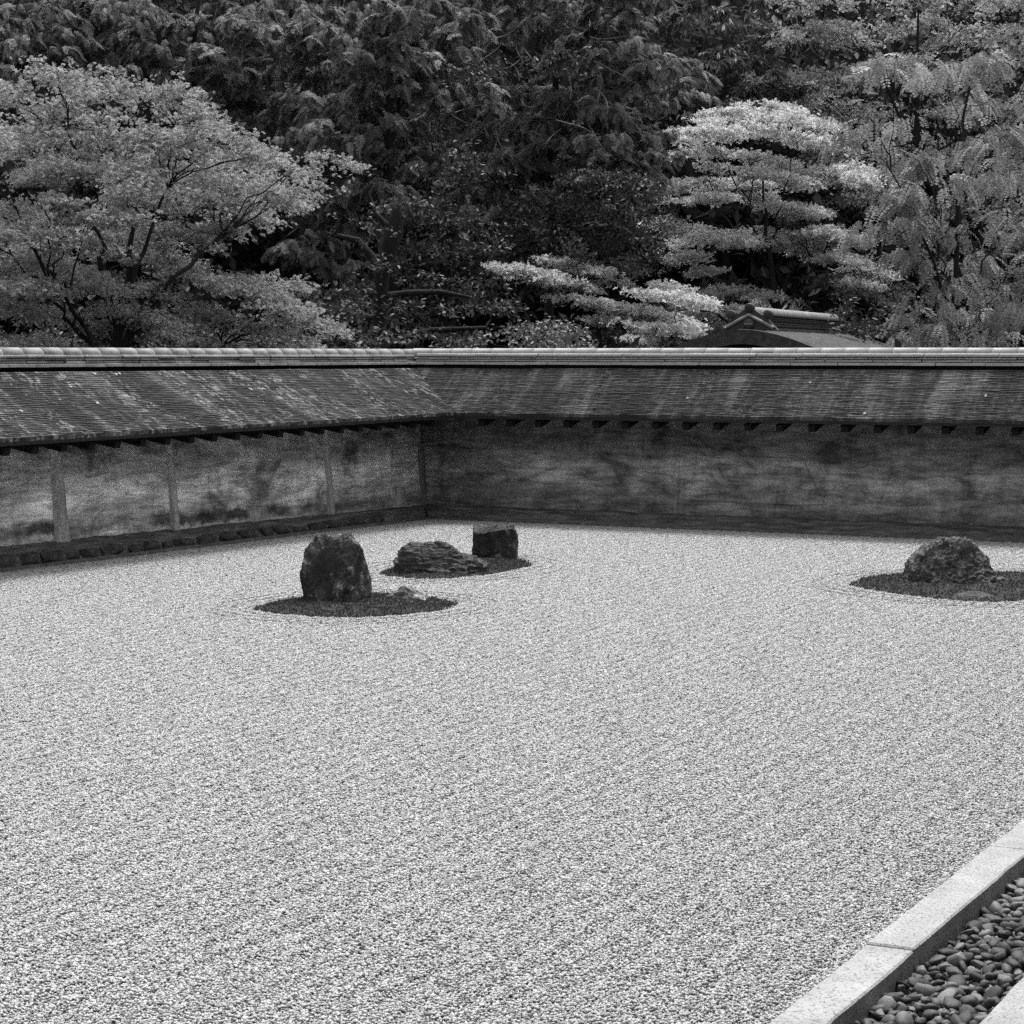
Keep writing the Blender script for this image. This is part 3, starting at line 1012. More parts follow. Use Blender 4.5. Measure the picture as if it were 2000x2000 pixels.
    fr = rr.random(nl) ** 1.2; ss = rr.uniform(0.2, w.len - 0.5, nl) if not L else rr.uniform(2.5, w.len - 0.5, nl)
    vv, ff, tt = [], [], []
    for i in range(nl):
        f0 = 0.04 + 0.9 * fr[i]
        oo = (T[0] + (EAVE[0] - T[0]) * f0) if L else (T[1] + (EAVE[1] - T[1]) * f0)
        z = top_z + (eave_z - top_z) * f0 - 0.022 * math.sin(math.pi * f0) + dz * f0 * ss[i] / w.len + 0.016
        a = rr.uniform(0, 6.28); sz = rr.uniform(0.005, 0.010) if i > 16 else rr.uniform(0.014, 0.022)
        if not L: sz *= 0.9
        b = len(vv)
        dzdo = (eave_z - top_z) / ((EAVE[0] - T[0]) if L else (EAVE[1] - T[1]))
        for q in range(10):
            rad = sz * (1.25 if q % 2 == 0 else 0.45) * rr.uniform(0.8, 1.2)
            ds, do = rad * math.cos(a + q * 0.628), rad * math.sin(a + q * 0.628)
            vv.append(loc(w, ss[i] + ds, oo + do, z + do * dzdo + rr.uniform(-0.002, 0.006))); tt.append(rr.random())
        ff.append(tuple(range(b, b + 10)))
    o = mesh_np('fallen_leaves', vv, ff, M['fallen'], R, attr=tt); tag(o, kind='stuff')
    return w


build_wall('L')
build_wall('R')

# ------------------------------------------------------------------ rocks on moss islands
def rock(name, px, py, size, planes, mat, label, seed, noise_amp=0.06, noise_f=2.2, strata=0.0, sub=6, fine=0.02, yaw=0.0, box=4.0, ridged=0.0, crack=0.06, facets=0):
    """px,py: middle of the foot in the picture; size: half width, half depth, height; local x = picture right, y = away"""
    g = on_ground(px, py)
    bm = bmesh.new(); bmesh.ops.create_icosphere(bm, subdivisions=sub, radius=1.0)
    sd = Vector((seed * 11.3, seed * 3.1, seed * 7.7))
    pl = [(Vector(n).normalized(), d) for n, d in planes]
    rr = random.Random(seed)
    for _ in range(facets):
        pl.append((Vector((rr.gauss(0, 1), -abs(rr.gauss(0, 1)), rr.gauss(0, 0.8))).normalized(), rr.uniform(0.84, 1.02)))
    for p in bm.verts:
        c = p.co.copy()
        c = c / (abs(c.x) ** box + abs(c.y) ** box + abs(c.z) ** box) ** (1 / box)
        for nrm, d in pl:
            q = c.dot(nrm) - d
            if q > 0: c -= nrm * q * 0.94
        n1 = mnoise.fractal(c * noise_f + sd, 0.8, 2.1, 5)
        n2 = mnoise.fractal(c * noise_f * 5 + sd, 0.8, 2.1, 3)
        k = 1 + noise_amp * n1 + fine * n2
        if ridged:
            k -= ridged * (1 - min(1, 6 * abs(mnoise.noise(c * 1.7 + sd))))
        if crack:
            q = c * 2.1 + sd + Vector((1, 1, 1)) * (0.35 * mnoise.noise(c * 3 + sd))
            dd = mnoise.voronoi(q)[0]
            k -= crack * max(0.0, 1 - (dd[1] - dd[0]) * 5)
            k += crack * 0.9 * (mnoise.cell(Vector((round(mnoise.voronoi(q)[1][0].x * 9), round(mnoise.voronoi(q)[1][0].y * 9), 3))) - 0.5)
        c *= k
        if strata:
            h = c.z * 7 + 1.1 * mnoise.noise(c * 1.5 + sd) + c.x * 0.9
            st = (h - math.floor(h))
            s = strata * (st - 0.5)
            c.x *= 1 + s * 0.5; c.y *= 1 + s
        p.co = Vector((c.x * size[0], c.y * size[1], c.z * size[2]))
    me = bpy.data.meshes.new(name); bm.to_mesh(me); bm.free(); me.materials.append(mat)
    o = link(bpy.data.objects.new(name, me))
    o.location = (g[0] + _v0[0] * size[1] * 0.75, g[1] + _v0[1] * size[1] * 0.75, 0.0)
    o.rotation_euler = (0, 0, YAW + yaw)
    tag(o, label, 'rock', 'rocks standing in the gravel')
    return o


G = 'mossy islands in the gravel'
RINGS = []


def moss_island(label, poly, height, seed, lumps):
    pts = np.array([on_ground(x, y)[:2] for x, y in poly])
    c = pts.mean(0)
    # smooth closed outline
    n = 120
    d = np.concatenate([pts, pts[:1]]); seg = np.linalg.norm(np.diff(d, axis=0), axis=1); cum = np.concatenate([[0], np.cumsum(seg)])
    tq = np.linspace(0, cum[-1], n, endpoint=False)
    ring = np.stack([np.interp(tq, cum, d[:, 0]), np.interp(tq, cum, d[:, 1])], 1)
    for _ in range(6): ring = (np.roll(ring, 1, 0) + 2 * ring + np.roll(ring, -1, 0)) / 4
    v, f = [], []
    nr = 22
    def hgt(x, y, r):
        q = Vector((x * 6 + seed, y * 6, 0))
        h = 0.012 + height * (1 - r ** 3) + 0.015 * mnoise.fractal(q, 0.9, 2, 4) * (1 - r ** 4) + 0.008 * mnoise.noise(q * 5)
        return h
    for j in range(nr):
        r = j / (nr - 1)
        for i in range(n):
            k = r * (1 + 0.08 * mnoise.noise(Vector((ring[i][0] * 9, ring[i][1] * 9, seed))) * r)
            x, y = c + (ring[i] - c) * k
            v.append((x - c[0], y - c[1], hgt(x, y, r)))
    base = len(v)
    for i in range(n):
        x, y = c + (ring[i] - c) * 1.015
        v.append((x - c[0], y - c[1], -0.02))
    for j in range(nr):
        for i in range(n):
            k = (i + 1) % n
            f.append((j * n + i, (j + 1) * n + i, (j + 1) * n + k, j * n + k))
    o = mesh_np('moss_island', v, f, M['moss'], smooth=True)
    o.location = (c[0], c[1], 0)
    tag(o, label, 'moss', G)
    for off in (0.13, 0.25, 0.37):
        dirn = ring - c; L_ = np.linalg.norm(dirn, axis=1)[:, None]
        RINGS.append(ring + dirn / L_ * off)
    # tufts
    rng = np.random.default_rng(seed)
    m = 8000
    i = rng.integers(0, n, m); r = np.sqrt(rng.random(m)) * 1.05
    p = (ring[i] - c) * r[:, None] + rng.normal(0, 0.01, (m, 2))
    z = np.array([hgt(c[0] + a, c[1] + b, min(1, q)) for (a, b), q in zip(p, r)]) - 0.002
    a = rng.uniform(0, 6.28, m); h = rng.uniform(0.008, 0.022, m); wd = rng.uniform(0.004, 0.009, m)
    lean = rng.normal(0, 0.01, (m, 2))
    v0 = np.stack([p[:, 0] - np.cos(a) * wd, p[:, 1] - np.sin(a) * wd, z], 1)
    v1 = np.stack([p[:, 0] + np.cos(a) * wd, p[:, 1] + np.sin(a) * wd, z], 1)
    v2 = np.stack([p[:, 0] + lean[:, 0], p[:, 1] + lean[:, 1], z + h], 1)
    vv = np.stack([v0, v1, v2], 1).reshape(-1, 3)
    t = mesh_np('moss_tufts', vv, np.arange(3 * m).reshape(-1, 3), M['moss_blade'], o, attr=np.repeat(rng.random(m), 3))
    tag(t, kind='stuff')


def garden_rocks():
    moss_island('oval moss island around the tall dark rock and its small striped neighbour',
                [(500, 1193), (540, 1179), (600, 1169), (680, 1164), (760, 1164), (840, 1171), (888, 1181), (862, 1193), (800, 1200), (720, 1207), (640, 1207), (560, 1201)], 0.035, 3, [])
    moss_island('narrow moss strip under the flat slaty rock and square block rock',
                [(745, 1123), (775, 1110), (820, 1102), (900, 1096), (960, 1092), (1008, 1094), (1036, 1105), (1000, 1115), (950, 1124), (880, 1131), (820, 1132), (772, 1128)], 0.03, 5, [])
    moss_island('moss island around the rounded mound rock by the far wall',
                [(1667, 1145), (1690, 1131), (1740, 1125), (1800, 1122), (1960, 1120), (2040, 1125), (2090, 1140), (2060, 1165), (1990, 1175), (1920, 1177), (1830, 1171), (1750, 1161), (1700, 1153)], 0.03, 8, [])
    rock('standing_rock', 653, 1186, (0.262, 0.24, 0.555),
         [((1, 0, 0), 0.98), ((-1, 0, 0.0), 0.98), ((0.453, 0, 0.892), 1.0), ((-0.447, 0, 0.894), 1.06), ((0.925, 0, 0.38), 1.0), ((-0.91, 0, 0.41), 1.08), ((0, 0, 1), 0.93),
          ((-0.25, -0.9, 0.32), 0.78), ((0.75, -0.65, 0.1), 0.86), ((-0.6, -0.8, -0.05), 0.92), ((0.3, -0.75, 0.6), 0.93), ((0.1, -0.85, -0.5), 0.62)],
         M['rock_tall'], 'tall dark rounded rock with pale specks standing on moss', 2, 0.055, 1.7, fine=0.024, crack=0.03, facets=2)
    rock('low_rock', 786, 1182, (0.19, 0.13, 0.155), [((0, 0, 1), 0.8), ((0.7, 0, 0.7), 0.8), ((-0.6, 0, 0.8), 0.66), ((0, -0.8, 0.6), 0.75)],
         M['rock_low'], 'small low grey rock with pale veins beside the tall rock', 4, 0.12, 2.5, fine=0.06, sub=4)
    rock('flat_rock', 858, 1125, (0.40, 0.22, 0.272),
         [((-1, 0, 0.1), 0.98), ((-0.9, 0, 0.44), 1.04), ((0.6, 0, 0.8), 0.80), ((0, 0, 1), 0.97), ((-0.2, 0, 1), 0.99), ((0.1, -0.8, 0.6), 0.86), ((-0.5, -0.85, 0.1), 0.95), ((0.9, -0.4, 0.1), 0.92)],
         M['rock_flat'], 'flat slaty layered rock sloping down towards the block rock', 6, 0.07, 1.6, strata=0.06, fine=0.05, box=8.0, crack=0.05)
    rock('block_rock', 966, 1096, (0.215, 0.19, 0.315),
         [((1, -0.05, 0.0), 0.97), ((-1, 0, 0.09), 0.97), ((-0.09, -0.12, 1), 0.97), ((0.05, -1, 0.08), 0.9), ((0, 1, 0), 0.95), ((0.8, -0.75, 0), 1.12), ((-0.75, -0.8, 0), 1.16), ((0.8, 0, 0.6), 1.22)],
         M['rock_block'], 'square dark block rock with flat top at the right end of the moss strip', 9, 0.035, 2.0, fine=0.02, box=9.0, crack=0.03)
    rock('mound_rock', 1868, 1148, (0.40, 0.27, 0.40),
         [((0.763, 0, 0.646), 0.86), ((-0.68, 0, 0.73), 0.88), ((-0.93, 0, 0.35), 0.92), ((0.95, 0, 0.3), 0.84), ((0.3, 0, 0.95), 0.95), ((-0.35, 0, 0.94), 0.95), ((0, 0, 1), 0.97), ((0, -0.85, 0.5), 0.85), ((0.5, -0.6, 0.6), 0.92)],
         M['rock_mound'], 'rounded grey crusted mound rock near the far wall', 12, 0.06, 2.6, fine=0.06, crack=0.035, facets=4)
    rock('low_rock', 1957, 1142, (0.075, 0.06, 0.075), [((0, 0, 1), 0.7), ((0.7, 0, 0.7), 0.75), ((-0.7, 0, 0.7), 0.8)],
         M['rock_low'], 'small pale stone touching the right foot of the mound rock', 14, 0.14, 2.0, fine=0.06, sub=4)
    rock('low_rock', 1912, 1174, (0.185, 0.12, 0.078), [((0, 0, 1), 0.75), ((0.6, 0, 0.8), 0.72), ((-0.6, 0, 0.8), 0.74), ((0, -0.6, 0.8), 0.7)],
         M['rock_flat'], 'flat low stone sunk in moss before the mound rock', 15, 0.14, 1.8, fine=0.05, sub=4)


garden_rocks()


def raked_rings():
    rng = np.random.default_rng(44)
    oct_v = np.array([(1, 0, 0), (0, 1, 0), (-1, 0, 0), (0, -1, 0), (0, 0, 1), (0, 0, -1)], float)
    oct_f = np.array([(0, 1, 4), (1, 2, 4), (2, 3, 4), (3, 0, 4), (1, 0, 5), (2, 1, 5), (3, 2, 5), (0, 3, 5)])
    P = []
    for ring in RINGS:
        d = np.concatenate([ring, ring[:1]]); seg = np.linalg.norm(np.diff(d, axis=0), axis=1); cum = np.concatenate([[0], np.cumsum(seg)])
        n = int(cum[-1] * 260)
        t = rng.uniform(0, cum[-1], n)
        q = np.stack([np.interp(t, cum, d[:, 0]), np.interp(t, cum, d[:, 1])], 1)
        o = rng.normal(0, 0.013, (n, 2))
        z = 0.013 - 9 * (o ** 2).sum(1) + rng.normal(0, 0.002, n)
        P.append(np.concatenate([q + o, z[:, None]], 1))
    P = np.concatenate(P); P = P[(P[:, 0] < KX0 - 0.02) & (P[:, 1] < -0.02)]
    n = len(P)
    X, Y, Z = frames(rng.normal(0, 0.4, (n, 3)) + np.array([0, 0, 1.0]), rng.uniform(0, 6.28, n))
    s = rng.uniform(0.0045, 0.008, n)
    v = P[:, None] + s[:, None, None] * (oct_v[None, :, 0:1] * X[:, None] * 1.3 + oct_v[None, :, 1:2] * Y[:, None] + oct_v[None, :, 2:3] * Z[:, None] * 0.7) * rng.uniform(0.8, 1.25, (n, 6, 1))
    o = mesh_np('raked_gravel', v.reshape(-1, 3), (oct_f[None] + (np.arange(n) * 6)[:, None, None]).reshape(-1, 3), M['gravel_grain'], attr=np.repeat(rng.random(n), 6))
    tag(o, 'low rings raked in the white gravel around the moss islands', 'gravel', kind='stuff')


# ------------------------------------------------------------------ gate roof beyond the right wall
def gate():
    D0, D1 = 31.0, 37.0
    a = at(1466, 641, D0); b = at(1628, 641, D1)
    ax = b[:2] - a[:2]; ln = np.linalg.norm(ax); ang = math.atan2(ax[1], ax[0])
    g = empty('temple_gate', (a[0], a[1], -0.16), ang)
    tag(g, 'curved bark gate roof with dark tiled ridge showing above the far wall', 'gate')
    # local: x along the ridge (away), y left, z up; ridge foot height
    zr = a[2] + 0.16
    m = F_PX / D0
    # roof section: arched bark, left and right halves
    sec_top = []
    hw = 1.55
    for y in np.linspace(-hw, hw, 41):
        u = abs(y) / hw
        sec_top.append((y, zr - 0.02 - 0.52 * u ** 1.7 + 0.10 * max(0, u - 0.7) ** 2 * 8))
    th = 0.21
    v, f = [], []
    nx = 40
    x0, x1 = -0.55, ln + 0.45
    for k in range(nx + 1):
        x = x0 + (x1 - x0) * k / nx
        for y, z in sec_top:
            v.append((x, y, z + 0.014 * mnoise.noise(Vector((x * 5, y * 5, 0)))))
    n = len(sec_top)
    for k in range(nx):
        for i in range(n - 1):
            f.append((k * n + i, k * n + i + 1, (k + 1) * n + i + 1, (k + 1) * n + i))
    base = len(v)
    for x in (x0, x1):
        for y, z in sec_top: v.append((x, y * 0.97, z - th))
    for i in range(n - 1):
        f.append((i, base + i, base + i + 1, i + 1))
        f.append((nx * n + i, nx * n + i + 1, base + n + i + 1, base + n + i))
        f.append((base + i, base + n + i, base + n + i + 1, base + i + 1))
    roof = mesh_np('roof', v, f, M['bark_gate'], g, smooth=False); orient(roof.data)
    # dark gable wall set back, posts
    v, f = [], []
    for y, z in sec_top[6:-6]:
        v.append((x0 + 0.5, y, z - th - 0.02)); v.append((x0 + 0.5, y, 0.9))
    for i in range(len(v) // 2 - 1): f.append((2 * i, 2 * i + 1, 2 * i + 3, 2 * i + 2))
    mesh_np('gable', v, f, M['timber'], g)
    for x in (0.2, ln - 0.2):
        for y in (-0.8, 0.8):
            v, f = box_verts(x - 0.11, x + 0.11, y - 0.11, y + 0.11, 0, zr - 0.4)
            mesh_np('post', v, f, M['timber'], g)
    # ridge box with tile courses and two rows of round-ended tiles
    hb = 0.13
    v, f = box_verts(0.05, ln, -hb, hb, zr - 0.02, zr + 0.20)
    ridge = mesh_np('ridge', v, f, M['ridge_core'], g)
    for z0, z1, e in ((zr - 0.035, zr + 0.012, 0.07), (zr + 0.075, zr + 0.09, 0.035), (zr + 0.15, zr + 0.165, 0.035), (zr + 0.185, zr + 0.205, 0.06)):
        v, f = box_verts(0.02, ln + 0.03, -hb - e, hb + e, z0, z1)
        mesh_np('ridge_course', v, f, M['tile_gate'], ridge)
    t = Tubes(); t.add([(0.0, 0, zr + 0.225), (ln + 0.05, 0, zr + 0.225)], [0.085, 0.085], 12)
    t.build('cap_course', M['tile_left'], ridge)
    t = Tubes()
    for row, zc in ((0, zr + 0.045), (1, zr + 0.12)):
        x = 0.12
        while x < ln - 0.1:
            for s in (-1, 1):
                t.add([(x, s * (hb - 0.02), zc), (x, s * (hb + 0.028), zc), (x, s * (hb + 0.03), zc)], [0.026, 0.026, 0.002], 8)
            x += 0.075 if row == 0 else 0.11
    o = t.build('round_tile_ends', M['tile_gate'], ridge); tag(o, kind='stuff')
    # gabled end ornament facing the garden
    for xe, sg in ((0.0, -1), (ln + 0.05, 1)):
        w_, h_ = 0.42, 0.28
        out = [(-w_, zr - 0.03), (w_, zr - 0.03), (0.30, zr + 0.09), (0.26, zr + 0.15), (0.12, zr + 0.23), (0, zr + 0.33), (-0.12, zr + 0.23), (-0.26, zr + 0.15), (-0.30, zr + 0.09)]
        v = [(xe, y, z) for y, z in out] + [(xe + sg * 0.10, y, z) for y, z in out]
        k = len(out)
        f = [tuple(range(k)), tuple(range(2 * k - 1, k - 1, -1))] + [(i, (i + 1) % k, k + (i + 1) % k, k + i) for i in range(k)]
        orn = mesh_np('ridge_end_tile', v, f, M['tile_gate'], g); orient(orn.data)
        xo = xe + sg * 0.12
        for y, z, rr in ((-0.27, zr + 0.20, 0.062), (0, zr + 0.29, 0.068), (0.27, zr + 0.20, 0.062)):
            t = Tubes()
            t.add([(xo - sg * 0.12, y, z), (xo, y, z), (xo + sg * 0.01, y, z), (xo + sg * 0.011, y, z)], [rr, rr, rr * 0.8, 0.002], 12)
            t.build('round_boss', M['tile_gate'], orn)
        t = Tubes()
        t.add([(xo, -0.36, zr + 0.0), (xo, 0, zr + 0.19), (xo, 0.36, zr + 0.0)], [0.028, 0.028, 0.028], 6)
        t.build('gable_moulding', M['tile_left'], orn)
        t = Tubes(); t.add([(xo, 0, zr + 0.06), (xo + sg * 0.03, 0, zr + 0.06), (xo + sg * 0.035, 0, zr + 0.06)], [0.085, 0.075, 0.002], 14)
        cr = t.build('round_crest', M['tile_gate'], orn)
        v, f = box_verts(xo - 0.005 + sg * 0.035, xo + 0.005 + sg * 0.035, -0.06, 0.06, zr + 0.053, zr + 0.066)
        mesh_np('crest_bar', v, f, M['tile_right'], orn)


gate()

# ------------------------------------------------------------------ foliage
def frames(nrm, yaw):
    nrm = nrm / (np.linalg.norm(nrm, axis=1)[:, None] + 1e-9)
    ref = np.where(np.abs(nrm[:, 2:3]) > 0.9, np.array([[1.0, 0, 0]]), np.array([[0, 0, 1.0]]))
    t = np.cross(nrm, ref); t /= np.linalg.norm(t, axis=1)[:, None]
    b = np.cross(nrm, t)
    c, s = np.cos(yaw)[:, None], np.sin(yaw)[:, None]
    return t * c + b * s, -t * s + b * c, nrm


def scatter(name, tv, tf, pos, X, Y, Z, scale, mat, parent, rng, origin):
    n, k = len(pos), len(tv)
    tv = np.asarray(tv, float)
    s = scale[:, None, None]
    v = pos[:, None, :] - np.asarray(origin) + s * (tv[None, :, 0:1] * X[:, None, :] + tv[None, :, 1:2] * Y[:, None, :] + tv[None, :, 2:3] * Z[:, None, :])
    f = (np.asarray(tf)[None] + (np.arange(n) * k)[:, None, None]).reshape(-1, len(tf[0]))
    return mesh_np(name, v.reshape(-1, 3), f, mat, parent, attr=np.repeat(rng.random(n), k))


def tpl_maple():
    v, f = [], []
    for a, l in ((0, 1.0), (0.85, 0.85), (-0.85, 0.85), (1.75, 0.5), (-1.75, 0.5)):
        w = 0.24 * l
        b = len(v)
        if l < 0.6:
            v += [(-w * math.sin(a), w * math.cos(a), 0), (w * math.sin(a), -w * math.cos(a), 0), (l * math.cos(a), l * math.sin(a), -0.1)]
            f += [(b, b + 1, b + 2)]
            continue
        v += [(-0.1 * math.cos(a), -0.1 * math.sin(a), 0), (0.45 * l * math.cos(a) - w * math.sin(a), 0.45 * l * math.sin(a) + w * math.cos(a), 0.03),
              (l * math.cos(a), l * math.sin(a), -0.16), (0.45 * l * math.cos(a) + w * math.sin(a), 0.45 * l * math.sin(a) - w * math.cos(a), 0.03)]
        f += [(b, b + 3, b + 2), (b, b + 2, b + 1)]
    return v, f


def tpl_maple_small():
    v, f = [], []
    for a, l in ((0, 1.0), (1.1, 0.85), (-1.1, 0.85)):
        b = len(v); w = 0.3
        v += [(-0.15 * math.cos(a), -0.15 * math.sin(a), 0), (0.4 * math.cos(a) - w * math.sin(a), 0.4 * math.sin(a) + w * math.cos(a), 0.04), (l * math.cos(a), l * math.sin(a), -0.12),
              (0.4 * math.cos(a) + w * math.sin(a), 0.4 * math.sin(a) - w * math.cos(a), 0.04)]
        f += [(b, b + 3, b + 2), (b, b + 2, b + 1)]
    return v, f


def tpl_oval(w=0.36):
    v = [(0, 0, 0), (0.35, w, 0.08), (0.75, w * 0.75, 0.06), (1.05, 0, -0.08), (0.75, -w * 0.75, 0.06), (0.35, -w, 0.08), (0.5, 0, 0.0)]
    f = [(0, 6, 1), (1, 6, 2), (2, 6, 3), (3, 6, 4), (4, 6, 5), (5, 6, 0)]
    return v, f


def tpl_narrow_spray(rng, n=9):
    v, f = [], []
    for i in range(n):
        a = rng.uniform(-1.5, 1.5) if i else 0
        l = rng.uniform(0.75, 1.1); dr = -rng.uniform(0.1, 0.8)
        ca, sa = math.cos(a), math.sin(a)
        w = 0.085
        b = len(v); o = rng.uniform(-0.12, 0.12)
        v += [(0.05 * ca, 0.05 * sa, o), (0.5 * l * ca - w * sa, 0.5 * l * sa + w * ca, o + dr * 0.25), (l * ca, l * sa, o + dr * 0.8), (0.5 * l * ca + w * sa, 0.5 * l * sa - w * ca, o + dr * 0.25 + 0.03)]
        f += [(b, b + 3, b + 2), (b, b + 2, b + 1)]
    return v, f


def tpl_pinnate(n=8):
    v, f = [], []
    for i in range(n):
        t = (i + 0.7) / n
        x = t * 1.0; z = -0.35 * t * t
        for s in (-1, 1):
            b = len(v); l = 0.25 * (1 - 0.5 * abs(t - 0.45)) * (0.8 + 0.4 * ((i * 7 + s * 3) % 5) / 5); w = 0.062; x += 0.025 * ((i * 5 + s * 2) % 3 - 1)
            v += [(x, 0.012 * s, z), (x + 0.02 - w * 0.7, s * l * 0.45, z + 0.015), (x + 0.03 - w * 0.5, s * l * 0.8, z - 0.005), (x + 0.05, s * l, z - 0.05), (x + 0.03 + w * 0.7, s * l * 0.75, z - 0.035), (x + 0.03 + w, s * l * 0.4, z - 0.02)]
            f += [(b, b + 5, b + 4), (b, b + 4, b + 3), (b, b + 3, b + 2), (b, b + 2, b + 1)]
    b = len(v)
    v += [(0, 0.006, 0), (0, -0.006, 0), (0.98, 0, -0.33)]
    f += [(b, b + 1, b + 2)]
    return v, f


def tpl_cypress(rng):
    """flat drooping spray: a main axis with side plumes, each split into slender blades"""
    v, f = [], []
    def blade(p, d, l, w):
        p, d = np.array(p), np.array(d) / np.linalg.norm(d)
        q = np.cross(d, [0, 0, 1.0]); q /= np.linalg.norm(q) + 1e-9
        b = len(v)
        v.extend([tuple(p + q * w), tuple(p - q * w), tuple(p + d * l)])
        f.append((b, b + 1, b + 2))
    for i in range(8):
        t = i / 8
        p = np.array([t * 0.85, 0, -0.5 * t * t])
        for s in (-1, 1):
            a = rng.uniform(0.55, 1.0)
            l = 0.5 * (1 - 0.55 * t) * rng.uniform(0.75, 1.2)
            d = np.array([math.cos(a), s * math.sin(a), -0.3 - 0.5 * t])
            blade(p, d, l, 0.045)
            for g in (0.5,):
                e = p + d * l * g * 0.85
                blade(e, (math.cos(a + 0.6), s * math.sin(a + 0.6), -0.7), l * 0.6, 0.055)
                blade(e, (math.cos(a - 0.7), s * math.sin(a - 0.7), -0.5), l * 0.55, 0.055)
    blade((0.8, 0, -0.42), (1, 0, -0.9), 0.3, 0.04)
    return v, f


def tpl_tuft(rng, n=9):
    v, f = [], []
    for i in range(n):
        c = rng.normal(0, 0.5, 3); c[2] *= 0.6
        a = rng.uniform(0, 6.28); t = rng.normal(0, 0.4, 2)
        d = np.array([math.cos(a), math.sin(a), t[0]]); q = np.array([-math.sin(a), math.cos(a), t[1]])
        l, w = 0.30, 0.12
        b = len(v)
        v.extend([tuple(c - d * l), tuple(c + q * w), tuple(c + d * l + np.array([0, 0, -0.08])), tuple(c - q * w)])
        f.extend([(b, b + 3, b + 2), (b, b + 2, b + 1)])
    return v, f


def plate_points(rng, centres, per, twig, flat=0.35, droop=0.25):
    """centres: list of (point, half width, half depth, half height, tilt right); returns leaf points, outward directions"""
    out, outd = [], []
    for (c, hw, hd, hh, tilt, amount) in centres:
        nt = max(6, int(amount * per * hw * hd / (twig * twig)))
        a = rng.uniform(0, 2 * math.pi, nt); r = np.sqrt(rng.random(nt))
        # ragged outline
        ph = rng.uniform(0, 6.28, 4)
        rag = 1 + 0.16 * np.sin(3 * a + ph[0]) + 0.12 * np.sin(5 * a + ph[1]) + 0.08 * np.sin(9 * a + ph[2])
        lx, ly = r * np.cos(a) * rag * hw, r * np.sin(a) * rag * hd
        lz = hh * (rng.normal(0, flat, nt) + 0.5 - (droop / 0.25) * r ** 2) + tilt * lx
        cen = np.asarray(c) + lx[:, None] * _r0 + ly[:, None] * _v0
        cen[:, 2] += lz
        k = rng.integers(9, 17, nt)
        idx = np.repeat(np.arange(nt), k)
        m = len(idx)
        p = cen[idx] + np.stack([rng.normal(0, twig * 0.55, m), rng.normal(0, twig * 0.55, m), rng.normal(0, twig * 0.22, m)], 1)
        out.append(p)
        d = np.stack([lx[idx] / hw, ly[idx] / hd], 1)
        outd.append(d[:, :1] * _r0 + d[:, 1:] * _v0)
    return np.concatenate(out), np.concatenate(outd)


def thin(p, d, freq, thr):
    k = np.array([mnoise.noise(Vector((q[0] * freq, q[1] * freq, q[2] * freq * 1.6))) for q in p]) > thr
    return p[k], d[k]


def skeleton(base, centres, trunk_r, mat, root, height=None, lean=(0, 0), twigs=2, fork=0.45, rng=None, sides=7):
    base = np.asarray(base, float)
    cs = np.array([c[0] for c in centres])
    top = cs[:, 2].max() if height is None else height
    crown = np.array([cs[:, 0].mean() * 0.5 + base[0] * 0.5 + lean[0], cs[:, 1].mean() * 0.5 + base[1] * 0.5 + lean[1], top])
    tp = curve_pts(base, crown, (rng.normal(0, 0.15), rng.normal(0, 0.15), 0), 16, 0.03)
    tr = trunk_r * (1 - np.linspace(0, 1, 16) * 0.85)
    tr[0] *= 1.35
    t = Tubes(); t.add(tp - base, tr, 9)
    trunk = t.build('trunk', mat, root)
    t = Tubes()
    # clusters are gathered into a few main limbs, each limb feeds its clusters
    k = max(2, min(7, len(centres) // 6))
    mid = cs[rng.choice(len(cs), k, replace=False)].copy()
    for _ in range(8):
        own = np.argmin(((cs[:, None] - mid[None]) ** 2).sum(2), 1)
        for q in range(k):
            if (own == q).any(): mid[q] = cs[own == q].mean(0)
    for q in range(k):
        sel = [centres[i] for i in range(len(cs)) if own[i] == q]
        if not sel: continue
        zz = base[2] + (fork + rng.uniform(-0.15, 0.15)) * max(0.6, mid[q][2] - base[2])
        i0 = int(np.argmin(abs(tp[:, 2] - zz)))
        goal = mid[q] * 0.85 + tp[i0] * 0.15 + np.array([0, 0, -0.1])
        limb = curve_pts(tp[i0], goal, (rng.normal(0, .1), rng.normal(0, .1), 0.16 * np.linalg.norm(goal - tp[i0])), 12, 0.035)
        r0 = min(tr[i0] * 0.6, 0.042 * trunk_r / 0.12)
        t.add(limb - base, np.linspace(r0, r0 * 0.3, 12), 7)
        for c in sel:
            p = np.asarray(c[0])
            jj = int(np.clip(np.argmin(((limb - p) ** 2).sum(1)) - 2, 2, 11))
            br = curve_pts(limb[jj], p, (0, 0, 0.12 * np.linalg.norm(p - limb[jj])), 8, 0.03)
            t.add(br - base, np.linspace(r0 * 0.32, 0.006, 8), 5)
            for _ in range(twigs):
                e = p + _r0 * rng.uniform(-0.8, 0.8) * c[1] + _v0 * rng.uniform(-0.8, 0.8) * c[2] + np.array([0, 0, c[3] * rng.uniform(-0.2, 0.4)])
                t.add(curve_pts(br[rng.integers(3, 7)], e, (0, 0, 0.05), 6, 0.015) - base, np.linspace(0.008, 0.003, 6), 4)
    t.build('branches', mat, root)
    return trunk


def C(px, py, w, h, D, hd=None, tilt=0.0, amount=1.0):
    """a foliage cluster from its picture position and size (2000 px frame) at a distance"""
    hw = metres(w, D) / 2
    return (at(px, py, D), hw, hd if hd else max(0.35, hw * 0.9), metres(h, D) / 2, tilt, amount)


def tree_root(name, px, D, label, group=None, category='tree'):
    b = at(px, 700, D); b[2] = -0.16
    if D > 38: b[2] += 0.42 * (D - 38) * min(1, (D - 38) / 12)
    o = empty(name, b)
    tag(o, label, category, group)
    return o, b


